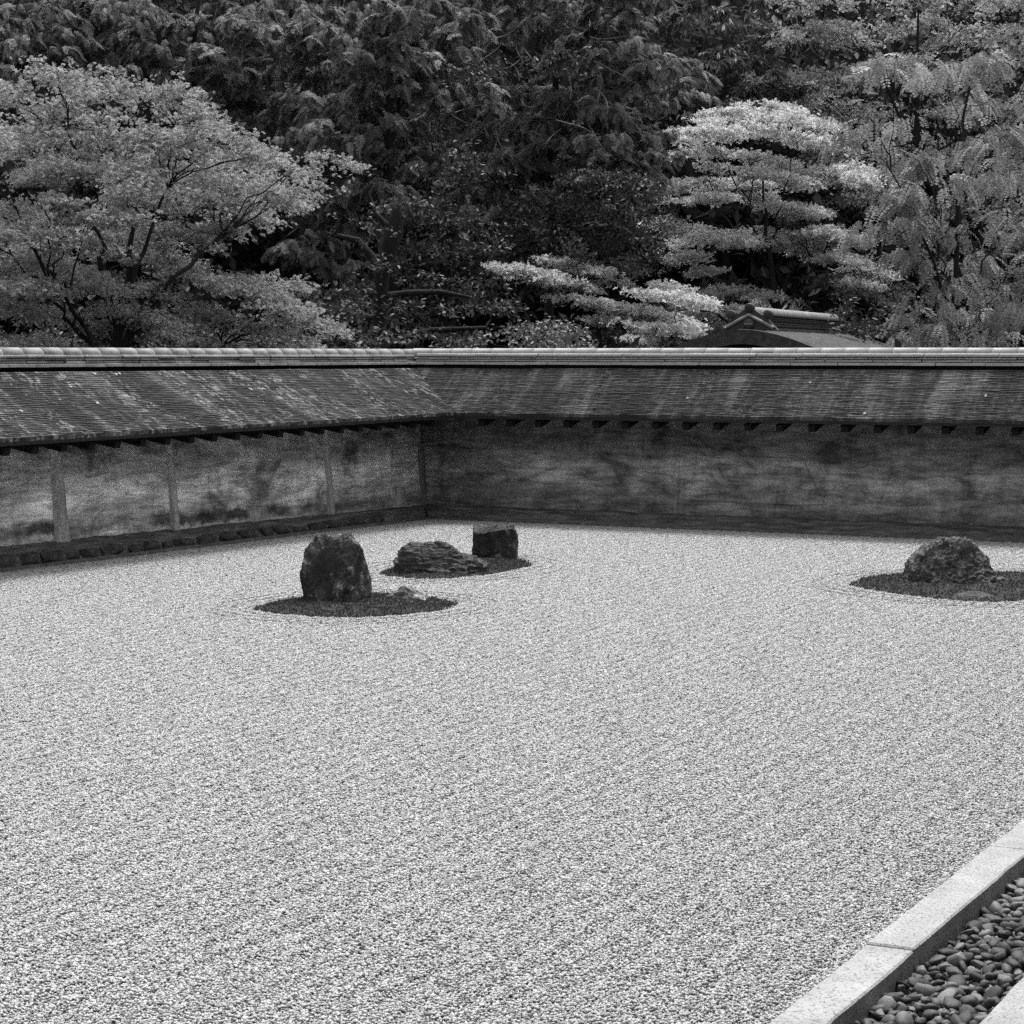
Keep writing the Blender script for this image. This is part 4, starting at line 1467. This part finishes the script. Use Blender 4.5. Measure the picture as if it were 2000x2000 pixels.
def crown_leaves(root, base, pts, outd, tpl, size, mat, rng, tilt=0.6, up=1.0, name='crown', hang=None, outw=0.3):
    n = len(pts)
    nrm = rng.normal(0, tilt, (n, 3)); nrm[:, 2] += up; nrm += outd * outw
    X, Y, Z = frames(nrm, rng.uniform(0, 2 * math.pi, n))
    if hang is not None:
        # leaf axis points outwards, hanging
        d = outd + rng.normal(0, 0.6, (n, 3)); d[:, 2] = 0
        d /= np.linalg.norm(d, axis=1)[:, None] + 1e-6
        d[:, 2] = -hang + rng.normal(0, 0.4, n)
        d /= np.linalg.norm(d, axis=1)[:, None]
        Y = np.cross(np.array([[0, 0, 1.0]]), d); Y /= np.linalg.norm(Y, axis=1)[:, None] + 1e-6
        roll = rng.normal(0, 0.35, n)[:, None]
        Z = np.cross(d, Y)
        Y, Z = Y * np.cos(roll) + Z * np.sin(roll), Z * np.cos(roll) - Y * np.sin(roll)
        X = d
    sc = size * rng.uniform(0.7, 1.25, n)
    o = scatter(name, tpl[0], tpl[1], pts, X, Y, Z, sc, mat, root, rng, base)
    o['kind'] = 'stuff'
    return o


def build_trees():
    rng = np.random.default_rng(77)
    G1 = 'trees behind the garden walls'
    # ---- large maple on the left
    root, b = tree_root('maple_tree', 240, 25.5, 'large spreading maple with layered grey foliage filling the left above the wall', G1)
    spec = [(40, 190, 190, 90), (110, 150, 150, 70), (150, 205, 200, 90), (255, 175, 190, 80), (340, 185, 150, 80), (385, 225, 150, 70), (80, 255, 200, 70), (30, 300, 150, 60),
            (235, 255, 240, 90), (335, 275, 180, 60), (445, 265, 150, 60), (505, 300, 150, 55), (580, 325, 170, 50), (655, 312, 110, 36), (160, 300, 180, 60),
            (115, 335, 200, 60), (230, 345, 220, 70), (345, 335, 200, 65), (450, 345, 190, 60), (530, 372, 130, 45), (560, 392, 80, 36), (400, 385, 200, 50), (300, 390, 180, 46),
            (90, 390, 150, 44), (190, 425, 200, 40), (40, 455, 150, 50), (130, 470, 190, 46), (245, 470, 230, 50), (345, 455, 190, 50), (430, 445, 110, 44), (500, 425, 70, 34),
            (10, 520, 120, 60), (60, 560, 170, 60), (15, 600, 130, 50), (180, 555, 200, 60), (290, 565, 190, 60), (400, 535, 140, 50), (470, 560, 170, 50), (545, 590, 140, 50),
            (130, 620, 160, 44), (250, 610, 160, 50), (330, 640, 190, 60), (430, 625, 190, 60), (520, 640, 190, 60), (600, 625, 150, 50), (650, 640, 90, 36), (420, 668, 220, 40), (560, 668, 180, 36),
            (-60, 250, 180, 120), (-70, 420, 180, 120), (-80, 560, 160, 120), (260, 505, 150, 30), (90, 510, 120, 28)]
    cs = []
    for (x, y, w_, h_) in spec:
        D = 22.8 + max(0, x) / 650 * 3.4 + rng.uniform(0.2, 2.4)
        cs.append(C(x, y, w_ * 1.0, h_ * 0.55, D, hd=rng.uniform(0.4, 0.75), tilt=-0.22 if x > 250 else rng.uniform(-0.2, 0.08), amount=1.0))
    skeleton(b, cs, 0.13, M['bark_dark'], root, height=3.6, rng=rng, twigs=2, fork=0.5)
    for _ in range(22):        # shaded inner sprays
        x, y = rng.uniform(-40, 600), rng.uniform(170, 690)
        cs.append(C(x, y, rng.uniform(120, 200), rng.uniform(24, 44), 25.0 + max(0, x) / 650 * 3 + rng.uniform(0.5, 2.2), hd=rng.uniform(0.5, 0.8), tilt=rng.uniform(-0.25, 0.05), amount=0.8))
    p, d = plate_points(rng, cs, 3.3, 0.11, flat=0.6, droop=0.34)
    p, d = thin(p, d, 1.9, -0.24)
    print('maple left leaves', len(p))
    crown_leaves(root, b, p, d, tpl_maple(), 0.046, M['maple'], rng, tilt=0.7)

    # ---- pale layered maple on the right
    root, b = tree_root('maple_tree', 1560, 40.0, 'pale maple with bright flat layers of leaves behind the gate roof', G1)
    spec = [(1335, 268, 110, 50), (1390, 262, 150, 46), (1470, 252, 170, 44), (1560, 238, 130, 50), (1585, 278, 110, 40), (1520, 215, 110, 24), (1420, 225, 110, 22), (1330, 300, 90, 30),
            (1465, 306, 150, 20), (1345, 362, 130, 44), (1420, 360, 150, 44), (1500, 345, 180, 50), (1590, 345, 180, 46), (1670, 338, 120, 40), (1695, 352, 70, 34), (1480, 388, 90, 26), (1370, 388, 120, 24),
            (1560, 407, 90, 22), (1545, 412, 110, 24), (1330, 455, 110, 50), (1390, 470, 150, 54), (1470, 472, 180, 50), (1560, 470, 160, 46), (1640, 462, 130, 44), (1610, 495, 110, 40), (1655, 512, 110, 34), (1690, 532, 90, 30), (1672, 552, 60, 24),
            (1350, 502, 80, 34), (1375, 530, 56, 28), (1290, 440, 70, 40),
            (1010, 528, 90, 36), (1060, 540, 130, 40), (1120, 520, 110, 34), (1100, 555, 110, 30), (1150, 590, 120, 34), (1215, 602, 150, 40), (1285, 622, 130, 34), (1330, 640, 80, 28), (1170, 545, 90, 50), (1240, 665, 80, 24), (1200, 630, 90, 20),
            (1320, 583, 120, 40), (1390, 578, 140, 44), (1470, 575, 130, 40), (1510, 592, 60, 30), (1345, 615, 130, 36), (1415, 608, 130, 40), (1320, 650, 130, 40), (1390, 640, 110, 36), (1310, 560, 60, 24)]
    cs = []
    for (x, y, w_, h_) in spec:
        D = rng.uniform(38.5, 41.5) if not (x < 1345 and y > 500) else rng.uniform(33.2, 35.5)
        cs.append(C(x, y, w_ * 1.25, h_ * 0.42, D, hd=rng.uniform(0.5, 0.8), tilt=-0.16 if x > 1450 or x < 1330 and y > 500 else 0.0, amount=1.7))
    skeleton(b, cs, 0.11, M['bark_dark'], root, height=5.0, rng=rng, twigs=1, fork=0.5)
    p, d = plate_points(rng, cs, 2.3, 0.13, flat=0.5, droop=0.22)
    p, d = thin(p, d, 1.7, -0.2)
    print('maple right leaves', len(p))
    crown_leaves(root, b, p, d, tpl_maple_small(), 0.058, M['maple_bright'], rng, tilt=0.75)

    # ---- cypresses in the middle
    G2 = 'dark cypresses behind the corner'
    tc = tpl_cypress(np.random.default_rng(4))

    def cypress(px, D, label, spec, trunk_r=0.11, size=0.21, per=1.0, lean=(0, 0)):
        root, b = tree_root('cypress_tree', px, D, label, G2)
        cs = [C(x, y, w_, h_, D + rng.uniform(-1.3, 1.3), hd=rng.uniform(0.5, 0.9), tilt=t_) for (x, y, w_, h_, t_) in spec]
        skeleton(b, cs, trunk_r, M['bark_dark'], root, height=9.0, rng=rng, twigs=2, fork=0.85, lean=lean)
        pts, outs = [], []
        for (c, hw, hd, hh, tl, am) in cs:
            nc = int(per * 11.5 * hw * (hh + 0.35) / 0.3)
            for _ in range(nc):
                a = rng.uniform(0, 6.28); r = math.sqrt(rng.random())
                cc = np.asarray(c) + r * math.cos(a) * hw * _r0 + r * math.sin(a) * hd * _v0
                cc[2] += rng.uniform(-1, 1) * hh * math.sqrt(1 - r * r * 0.8) + tl * r * math.cos(a) * hw
                # a short bough reaching out and down, sprays hanging along it
                n = int(rng.uniform(14, 26)); az = rng.uniform(0, 6.28); ln = rng.uniform(0.35, 0.8)
                ax = math.cos(az) * _r0 + math.sin(az) * _v0
                sd = -math.sin(az) * _r0 + math.cos(az) * _v0
                t_ = rng.random(n) ** 0.8
                q = cc + (t_ * ln)[:, None] * ax + rng.normal(0, 0.055, n)[:, None] * sd
                q[:, 2] += 0.10 * t_ - rng.uniform(0.25, 0.55) * ln * t_ ** 2 + rng.normal(0, 0.025, n)
                pts.append(q); outs.append(ax + rng.normal(0, 0.55, n)[:, None] * sd)
        p, d = np.concatenate(pts), np.concatenate(outs)
        print(label[:20], len(p))
        crown_leaves(root, b, p, d, tc, size, M['conifer'], rng, hang=0.42)
        return root, b

    cypress(430, 35.0, 'feathery cypress at upper left behind the large maple',
            [(60, 60, 200, 120, 0), (170, 30, 200, 90, 0), (180, 110, 180, 70, -.2), (300, 40, 180, 80, 0), (330, 110, 160, 60, -.2), (430, 40, 170, 80, 0), (440, 130, 180, 70, -.3), (520, 70, 160, 90, -.2), (500, 190, 180, 60, -.3),
             (590, 40, 160, 90, -.2), (600, 140, 150, 90, -.3), (650, 90, 130, 90, -.3), (560, 235, 150, 60, -.3), (640, 220, 130, 70, -.4), (20, 130, 140, 60, 0), (100, 140, 120, 50, 0), (250, 150, 130, 40, 0), (400, -40, 400, 90, 0), (100, -40, 300, 90, 0)], per=0.9)
    cypress(760, 33.5, 'drooping cypress left of centre over the dark gnarled trunk',
            [(740, 40, 170, 90, 0), (800, 80, 150, 80, -.2), (720, 120, 150, 80, .2), (850, 140, 150, 80, -.4), (790, 170, 160, 70, 0), (700, 190, 150, 80, .3), (680, 260, 150, 70, .2), (740, 250, 150, 60, -.3), (870, 60, 130, 90, 0),
             (660, 370, 180, 60, -.15), (730, 375, 140, 70, -.35), (700, 420, 150, 46, -.3), (610, 400, 120, 60, 0), (640, 300, 150, 50, 0), (590, 470, 110, 60, .1), (650, 500, 110, 60, -.2), (600, 560, 110, 60, 0), (660, 580, 90, 50, -.3), (770, -40, 300, 90, 0), (800, 290, 120, 60, -.3)], per=0.85)
    r3, b3 = cypress(1080, 37.0, 'drooping cypress with bare twigs right of centre over the corner',
            [(960, 20, 150, 80, 0), (1050, 30, 150, 80, 0), (1130, 40, 160, 90, 0), (1210, 60, 150, 90, -.2), (1260, 110, 130, 80, -.4), (1280, 170, 100, 60, -.4), (1160, 110, 140, 70, -.2),
             (1010, 185, 150, 40, 0), (1090, 175, 150, 40, 0), (1150, 200, 150, 60, -.1), (1210, 235, 150, 80, -.3), (1265, 265, 120, 70, -.4), (1100, 240, 150, 60, 0), (1020, 250, 130, 60, .1), (1180, 290, 160, 80, -.2), (1250, 320, 110, 60, -.3),
             (1060, 320, 150, 70, 0), (1130, 345, 150, 70, -.1), (980, 320, 130, 70, .2), (930, 370, 110, 60, .2), (1000, 380, 120, 50, 0), (1210, 360, 100, 50, 0), (1100, -40, 350, 90, 0), (890, 220, 110, 80, .2), (940, 100, 120, 80, .1)], per=0.95)
    # leaning dead limb and bare twigs
    t = Tubes()
    limb = np.array([at(x, y, 36.4) for x, y in ((840, -20), (900, 40), (955, 78), (1000, 105), (1045, 140), (1070, 165))]) - b3
    t.add(limb, np.array([0.07, 0.065, 0.055, 0.04, 0.025, 0.015]), 7)
    t.build('limb', M['bark_dark'], r3)
    t = Tubes()
    rr = random.Random(12)
    for i in range(46):
        x = rr.uniform(870, 1180); y = rr.uniform(40, 260)
        a = rr.uniform(-0.6, 2.6); L = rr.uniform(40, 120); cv = rr.uniform(-2.2, 2.2)
        pts = []
        D = rr.uniform(34.6, 35.8)
        for k in range(9):
            pts.append(at(x, y, D + 0.1 * math.sin(k)) - b3)
            x += L / 9 * math.cos(a); y += L / 9 * math.sin(a); a += cv / 9 + rr.gauss(0, 0.12)
        t.add(pts, np.linspace(0.012, 0.004, 9), 4)
    o = t.build('bare_twigs', M['twig'], r3); tag(o, kind='stuff')

    # ---- dead thin branches over the left maple
    # ---- glossy evergreens
    G3 = 'dark glossy evergreens behind the corner'

    def broad(name, px, D, label, spec, mat, tpl, size, trunk_r=0.09, per=1.0, twig=0.13, group=G3, height=None, flat=0.5, tilt=0.8, hang=None, category='tree', fork=0.5, bark='bark_dark'):
        root, b = tree_root(name, px, D, label, group, category)
        cs = [C(x, y, w_, h_ * 0.8, D + rng.uniform(-1.0, 1.0), hd=rng.uniform(0.5, 0.9), tilt=t_) for (x, y, w_, h_, t_) in spec]
        skeleton(b, cs, trunk_r, M[bark], root, height=height, rng=rng, twigs=1, fork=fork)
        p, d = plate_points(rng, cs, 1.7 * per, twig, flat=flat, droop=0.25)
        p, d = thin(p, d, 1.5, -0.15)
        print(label[:24], len(p))
        crown_leaves(root, b, p, d, tpl, size, mat, rng, tilt=tilt, hang=hang, up=0.8)
        return root, b

    broad('camellia_tree', 1150, 34.8, 'dark glossy-leaved evergreen tree hanging over the wall right of the corner',
          [(1250, 350, 110, 70, 0), (1290, 400, 60, 80, 0), (1200, 400, 140, 80, 0), (1260, 440, 110, 90, 0), (1130, 410, 140, 80, 0), (1180, 470, 150, 80, 0), (1260, 510, 90, 80, 0), (1070, 440, 130, 80, 0), (1110, 500, 130, 60, 0), (1010, 430, 130, 70, 0), (1200, 530, 110, 60, 0), (1000, 480, 120, 50, 0), (1060, 390, 130, 50, 0), (1150, 350, 120, 40, 0)],
          M['camellia'], tpl_oval(0.22), 0.078, per=2.2, twig=0.16, height=3.4)
    broad('camellia_tree', 860, 33.0, 'deep-shaded evergreen tree between the cypresses above the corner',
          [(840, 250, 150, 90, 0), (900, 330, 150, 90, 0), (830, 360, 150, 80, 0), (780, 420, 140, 70, 0), (880, 430, 150, 80, 0), (940, 480, 130, 70, 0), (830, 490, 150, 80, 0), (930, 560, 130, 60, 0), (850, 580, 150, 70, 0), (780, 540, 110, 70, 0), (790, 620, 120, 60, 0), (880, 650, 150, 50, 0), (970, 600, 100, 50, 0), (1080, 130, 150, 80, 0), (920, 150, 120, 80, 0)],
          M['camellia'], tpl_oval(0.22), 0.078, per=1.8, twig=0.17, trunk_r=0.12, height=4.5)
    broad('round_shrub', 1070, 28.5, 'rounded clipped shrub peeping over the ridge near the corner',
          [(1060, 640, 150, 60, 0), (1000, 650, 120, 50, 0), (1110, 655, 110, 50, -.2), (1060, 675, 200, 40, 0), (940, 668, 130, 36, 0)],
          M['oak'], tpl_oval(0.3), 0.055, per=0.8, twig=0.12, trunk_r=0.04, group='shrubs behind the wall', category='shrub', height=1.7)
    broad('leafy_shrub', 830, 27.8, 'low dark shrub with arching branches just behind the wall corner',
          [(760, 650, 110, 40, 0), (830, 660, 130, 40, 0), (890, 670, 110, 30, 0), (720, 672, 110, 30, 0)],
          M['camellia'], tpl_oval(0.3), 0.075, per=0.4, twig=0.14, trunk_r=0.035, group='shrubs behind the wall', category='shrub', height=1.8)
    for px_, D_, lab, sp in ((120, 27.5, 'dark leafy shrub under the large maple at the left edge', [(40, 660, 160, 60, 0), (130, 650, 160, 70, 0), (210, 665, 140, 50, 0), (80, 610, 120, 50, 0)]),
                             (400, 29.0, 'dark leafy shrub beneath the middle of the large maple', [(330, 660, 160, 60, 0), (420, 655, 160, 60, 0), (500, 660, 140, 50, 0), (390, 610, 140, 50, 0)]),
                             (630, 29.5, 'dark leafy shrub right of the large maple beside the gnarled trunk', [(580, 655, 140, 60, 0), (660, 660, 130, 50, 0), (620, 600, 110, 60, 0), (680, 610, 90, 50, 0)]),
                             (1180, 36.0, 'dark leafy shrub below the glossy evergreen left of the gate', [(1120, 660, 140, 60, 0), (1200, 665, 160, 50, 0), (1280, 670, 130, 40, 0)]),
                             (1720, 36.0, 'dark leafy shrub right of the gate roof', [(1660, 640, 120, 60, 0), (1730, 650, 130, 70, 0), (1700, 600, 100, 50, 0)])):
        broad('leafy_shrub', px_, D_, lab, sp, M['camellia'], tpl_oval(0.26), 0.085, per=1.5, twig=0.17, trunk_r=0.04, group='shrubs behind the wall', category='shrub', height=1.9)
    # gnarled forked trunk
    root, b = tree_root('gnarled_tree', 735, 29.5, 'gnarled forked dark trunk rising behind the wall left of the corner', G1)
    t = Tubes()
    P = lambda x, y: at(x, y, 29.5) - b
    t.add([P(738, 760), P(740, 670), P(742, 600), P(745, 545), P(758, 490), P(772, 450), P(776, 400)], np.array([0.16, 0.115, 0.10, 0.11, 0.125, 0.13, 0.05]), 9)
    trunk = t.build('trunk', M['bark_dark'], root)
    t = Tubes()
    t.add([P(745, 545), P(725, 500), P(700, 470), P(660, 460)], np.array([0.07, 0.06, 0.05, 0.03]), 7)
    t.add([P(772, 450), P(755, 440), P(735, 420), P(720, 380)], np.array([0.07, 0.05, 0.04, 0.02]), 7)
    t.add([P(745, 580), P(800, 572), P(860, 570), P(915, 580)], np.array([0.06, 0.045, 0.035, 0.02]), 7)
    t.add([P(742, 690), P(790, 660), P(840, 645), P(950, 640)], np.array([0.06, 0.05, 0.04, 0.025]), 7)
    t.build('branches', M['bark_dark'], root)
    cs = [C(x, y, w_, h_, 29.0, hd=0.5) for x, y, w_, h_ in ((720, 600, 90, 40), (760, 520, 90, 50), (730, 460, 90, 50), (770, 640, 110, 50), (830, 540, 90, 40), (690, 640, 90, 50), (800, 600, 90, 30), (780, 400, 90, 40), (880, 600, 80, 30), (690, 560, 70, 40))]
    p, d = plate_points(rng, cs, 0.5, 0.16, flat=0.5)
    crown_leaves(root, b, p, d, tpl_oval(0.24), 0.075, M['camellia'], rng, tilt=0.8)

    # ---- narrow-leaved evergreen
    broad('oak_tree', 1420, 46.0, 'dark evergreen with hanging narrow leaves at the top centre right', 
          [(1310, 40, 110, 90, 0), (1380, 30, 140, 90, 0), (1460, 40, 140, 90, 0), (1330, 110, 120, 70, 0), (1400, 110, 150, 80, 0), (1480, 120, 130, 80, 0), (1340, 180, 120, 60, 0), (1420, 180, 150, 70, 0), (1500, 180, 120, 70, 0), (1380, 225, 110, 50, 0), (1460, 220, 110, 50, 0), (1540, 60, 90, 90, 0), (1400, -40, 300, 90, 0), (1310, 215, 90, 40, 0)],
          M['oak'], tpl_narrow_spray(np.random.default_rng(9)), 0.24, per=0.42, twig=0.2, group=G1, hang=0.5, height=8.5, trunk_r=0.16, fork=0.8)
    # ---- fine-leaved tree upper right
    spec = []
    for j in range(5):
        for i in range(7):
            spec.append((1560 + i * 75 + rng.uniform(-25, 25), -20 + j * 80 + rng.uniform(-20, 20), rng.uniform(110, 180), rng.uniform(36, 64), rng.uniform(-0.25, 0.25)))
    broad('maple_tree', 1790, 45.5, 'fine-leaved grey tree filling the upper right corner', spec, M['fine'], tpl_maple_small(), 0.06, per=2.3, twig=0.17, group=G1, height=9.0, trunk_r=0.14, flat=0.5, tilt=0.7, fork=0.7)
    # ---- pinnate tree, near, right edge
    spec = [(1730, 130, 70, 40, 0), (1850, 150, 130, 70, 0), (1900, 120, 90, 60, 0), (1880, 210, 130, 70, 0), (1790, 230, 110, 50, 0), (1700, 230, 100, 60, 0), (1670, 260, 80, 50, 0), (1740, 320, 110, 60, 0), (1820, 310, 110, 60, 0), (1930, 270, 120, 60, 0), (1980, 330, 90, 60, 0),
            (1760, 390, 120, 70, 0), (1850, 370, 130, 60, 0), (1930, 360, 120, 60, 0), (1720, 440, 90, 60, 0), (1800, 440, 110, 60, 0), (1880, 440, 120, 60, 0), (1970, 430, 100, 80, 0), (1790, 510, 100, 90, 0), (1900, 510, 120, 70, 0), (1980, 520, 90, 80, 0),
            (1850, 570, 120, 60, 0), (1930, 590, 120, 60, 0), (1800, 620, 120, 60, 0), (1870, 640, 130, 60, 0), (1990, 610, 80, 60, 0), (1780, 660, 110, 40, 0), (1860, 675, 140, 40, 0), (1940, 650, 100, 40, 0), (2040, 200, 90, 120, 0), (2060, 400, 90, 120, 0), (2050, 600, 90, 100, 0)]
    broad('locust_tree', 1900, 30.5, 'tree with hanging rows of paired leaflets at the right edge above the wall', spec, M['pinnate'], tpl_pinnate(), 0.27, per=0.0085, twig=0.24, group=G1, height=6.0, trunk_r=0.07, hang=0.75, fork=0.6)
    # dimmer tree behind the pinnate one
    spec = []
    for j in range(5):
        for i in range(6):
            spec.append((1640 + i * 75 + rng.uniform(-25, 25), 330 + j * 75 + rng.uniform(-20, 20), rng.uniform(100, 170), rng.uniform(36, 60), rng.uniform(-0.2, 0.2)))
    broad('maple_tree', 1830, 40.5, 'dim fine-leaved tree behind the hanging leaflets on the right', spec, M['fine_dim'], tpl_maple_small(), 0.058, per=1.3, twig=0.17, group=G1, height=6.0, trunk_r=0.12, flat=0.5, tilt=0.7)

    # ---- far woodland, one dark mass on the slope
    tt = tpl_tuft(np.random.default_rng(2), 9)
    n = 20000
    px = rng.uniform(-300, 2300, n); D = rng.uniform(50, 66, n); py = rng.uniform(-170, 720, n)
    near = rng.random(n) < 0.45
    D = np.where(near, rng.uniform(42.5, 50, n), D)
    pts = np.array([at(a, c, e) for a, c, e in zip(px, py, D)])
    pts[:, 2] = np.where(near, np.minimum(rng.uniform(0.2, 5.2, n), 1.6 + (D - 42) * 0.9) + 0.42 * (D - 38) * np.minimum(1, (D - 38) / 12) * 0.8, pts[:, 2])
    cl = np.array([mnoise.noise(Vector((q[0] * 0.45, q[1] * 0.45, q[2] * 0.7))) for q in pts])
    keep = cl > -0.12
    pts = pts[keep]
    g = pts[:, 2] > -0.2
    pts = pts[g]; n = len(pts)
    nrm = rng.normal(0, 0.6, (n, 3)); nrm[:, 2] += 0.8
    X, Y, Z = frames(nrm, rng.uniform(0, 6.28, n))
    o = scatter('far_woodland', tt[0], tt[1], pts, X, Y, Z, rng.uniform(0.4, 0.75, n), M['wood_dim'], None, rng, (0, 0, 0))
    tag(o, 'deep dark woodland closing the gaps behind all the trees', 'woodland', kind='stuff')
    # ---- shaded undergrowth behind the walls
    n = 5200
    px = rng.uniform(-200, 2200, n); D = rng.uniform(30, 42, n)
    pts = np.array([at(a, 690, e) for a, e in zip(px, D)]); pts[:, 2] = rng.uniform(-0.1, 1.9, n) * rng.random(n) ** 0.4
    nrm = rng.normal(0, 0.6, (n, 3)); nrm[:, 2] += 0.8
    X, Y, Z = frames(nrm, rng.uniform(0, 6.28, n))
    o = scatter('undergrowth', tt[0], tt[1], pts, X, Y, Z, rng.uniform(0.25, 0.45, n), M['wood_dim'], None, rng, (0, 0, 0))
    tag(o, 'dark leafy undergrowth between the trunks behind the walls', 'undergrowth', kind='stuff')


raked_rings()
build_trees()
tot = sum(len(o.data.loop_triangles) or sum(len(p.vertices) - 2 for p in o.data.polygons) if len(o.data.polygons) < 20000 else len(o.data.polygons) for o in SC.objects if o.type == 'MESH')
print('TRIS', tot, 'OBJECTS', len(SC.objects))
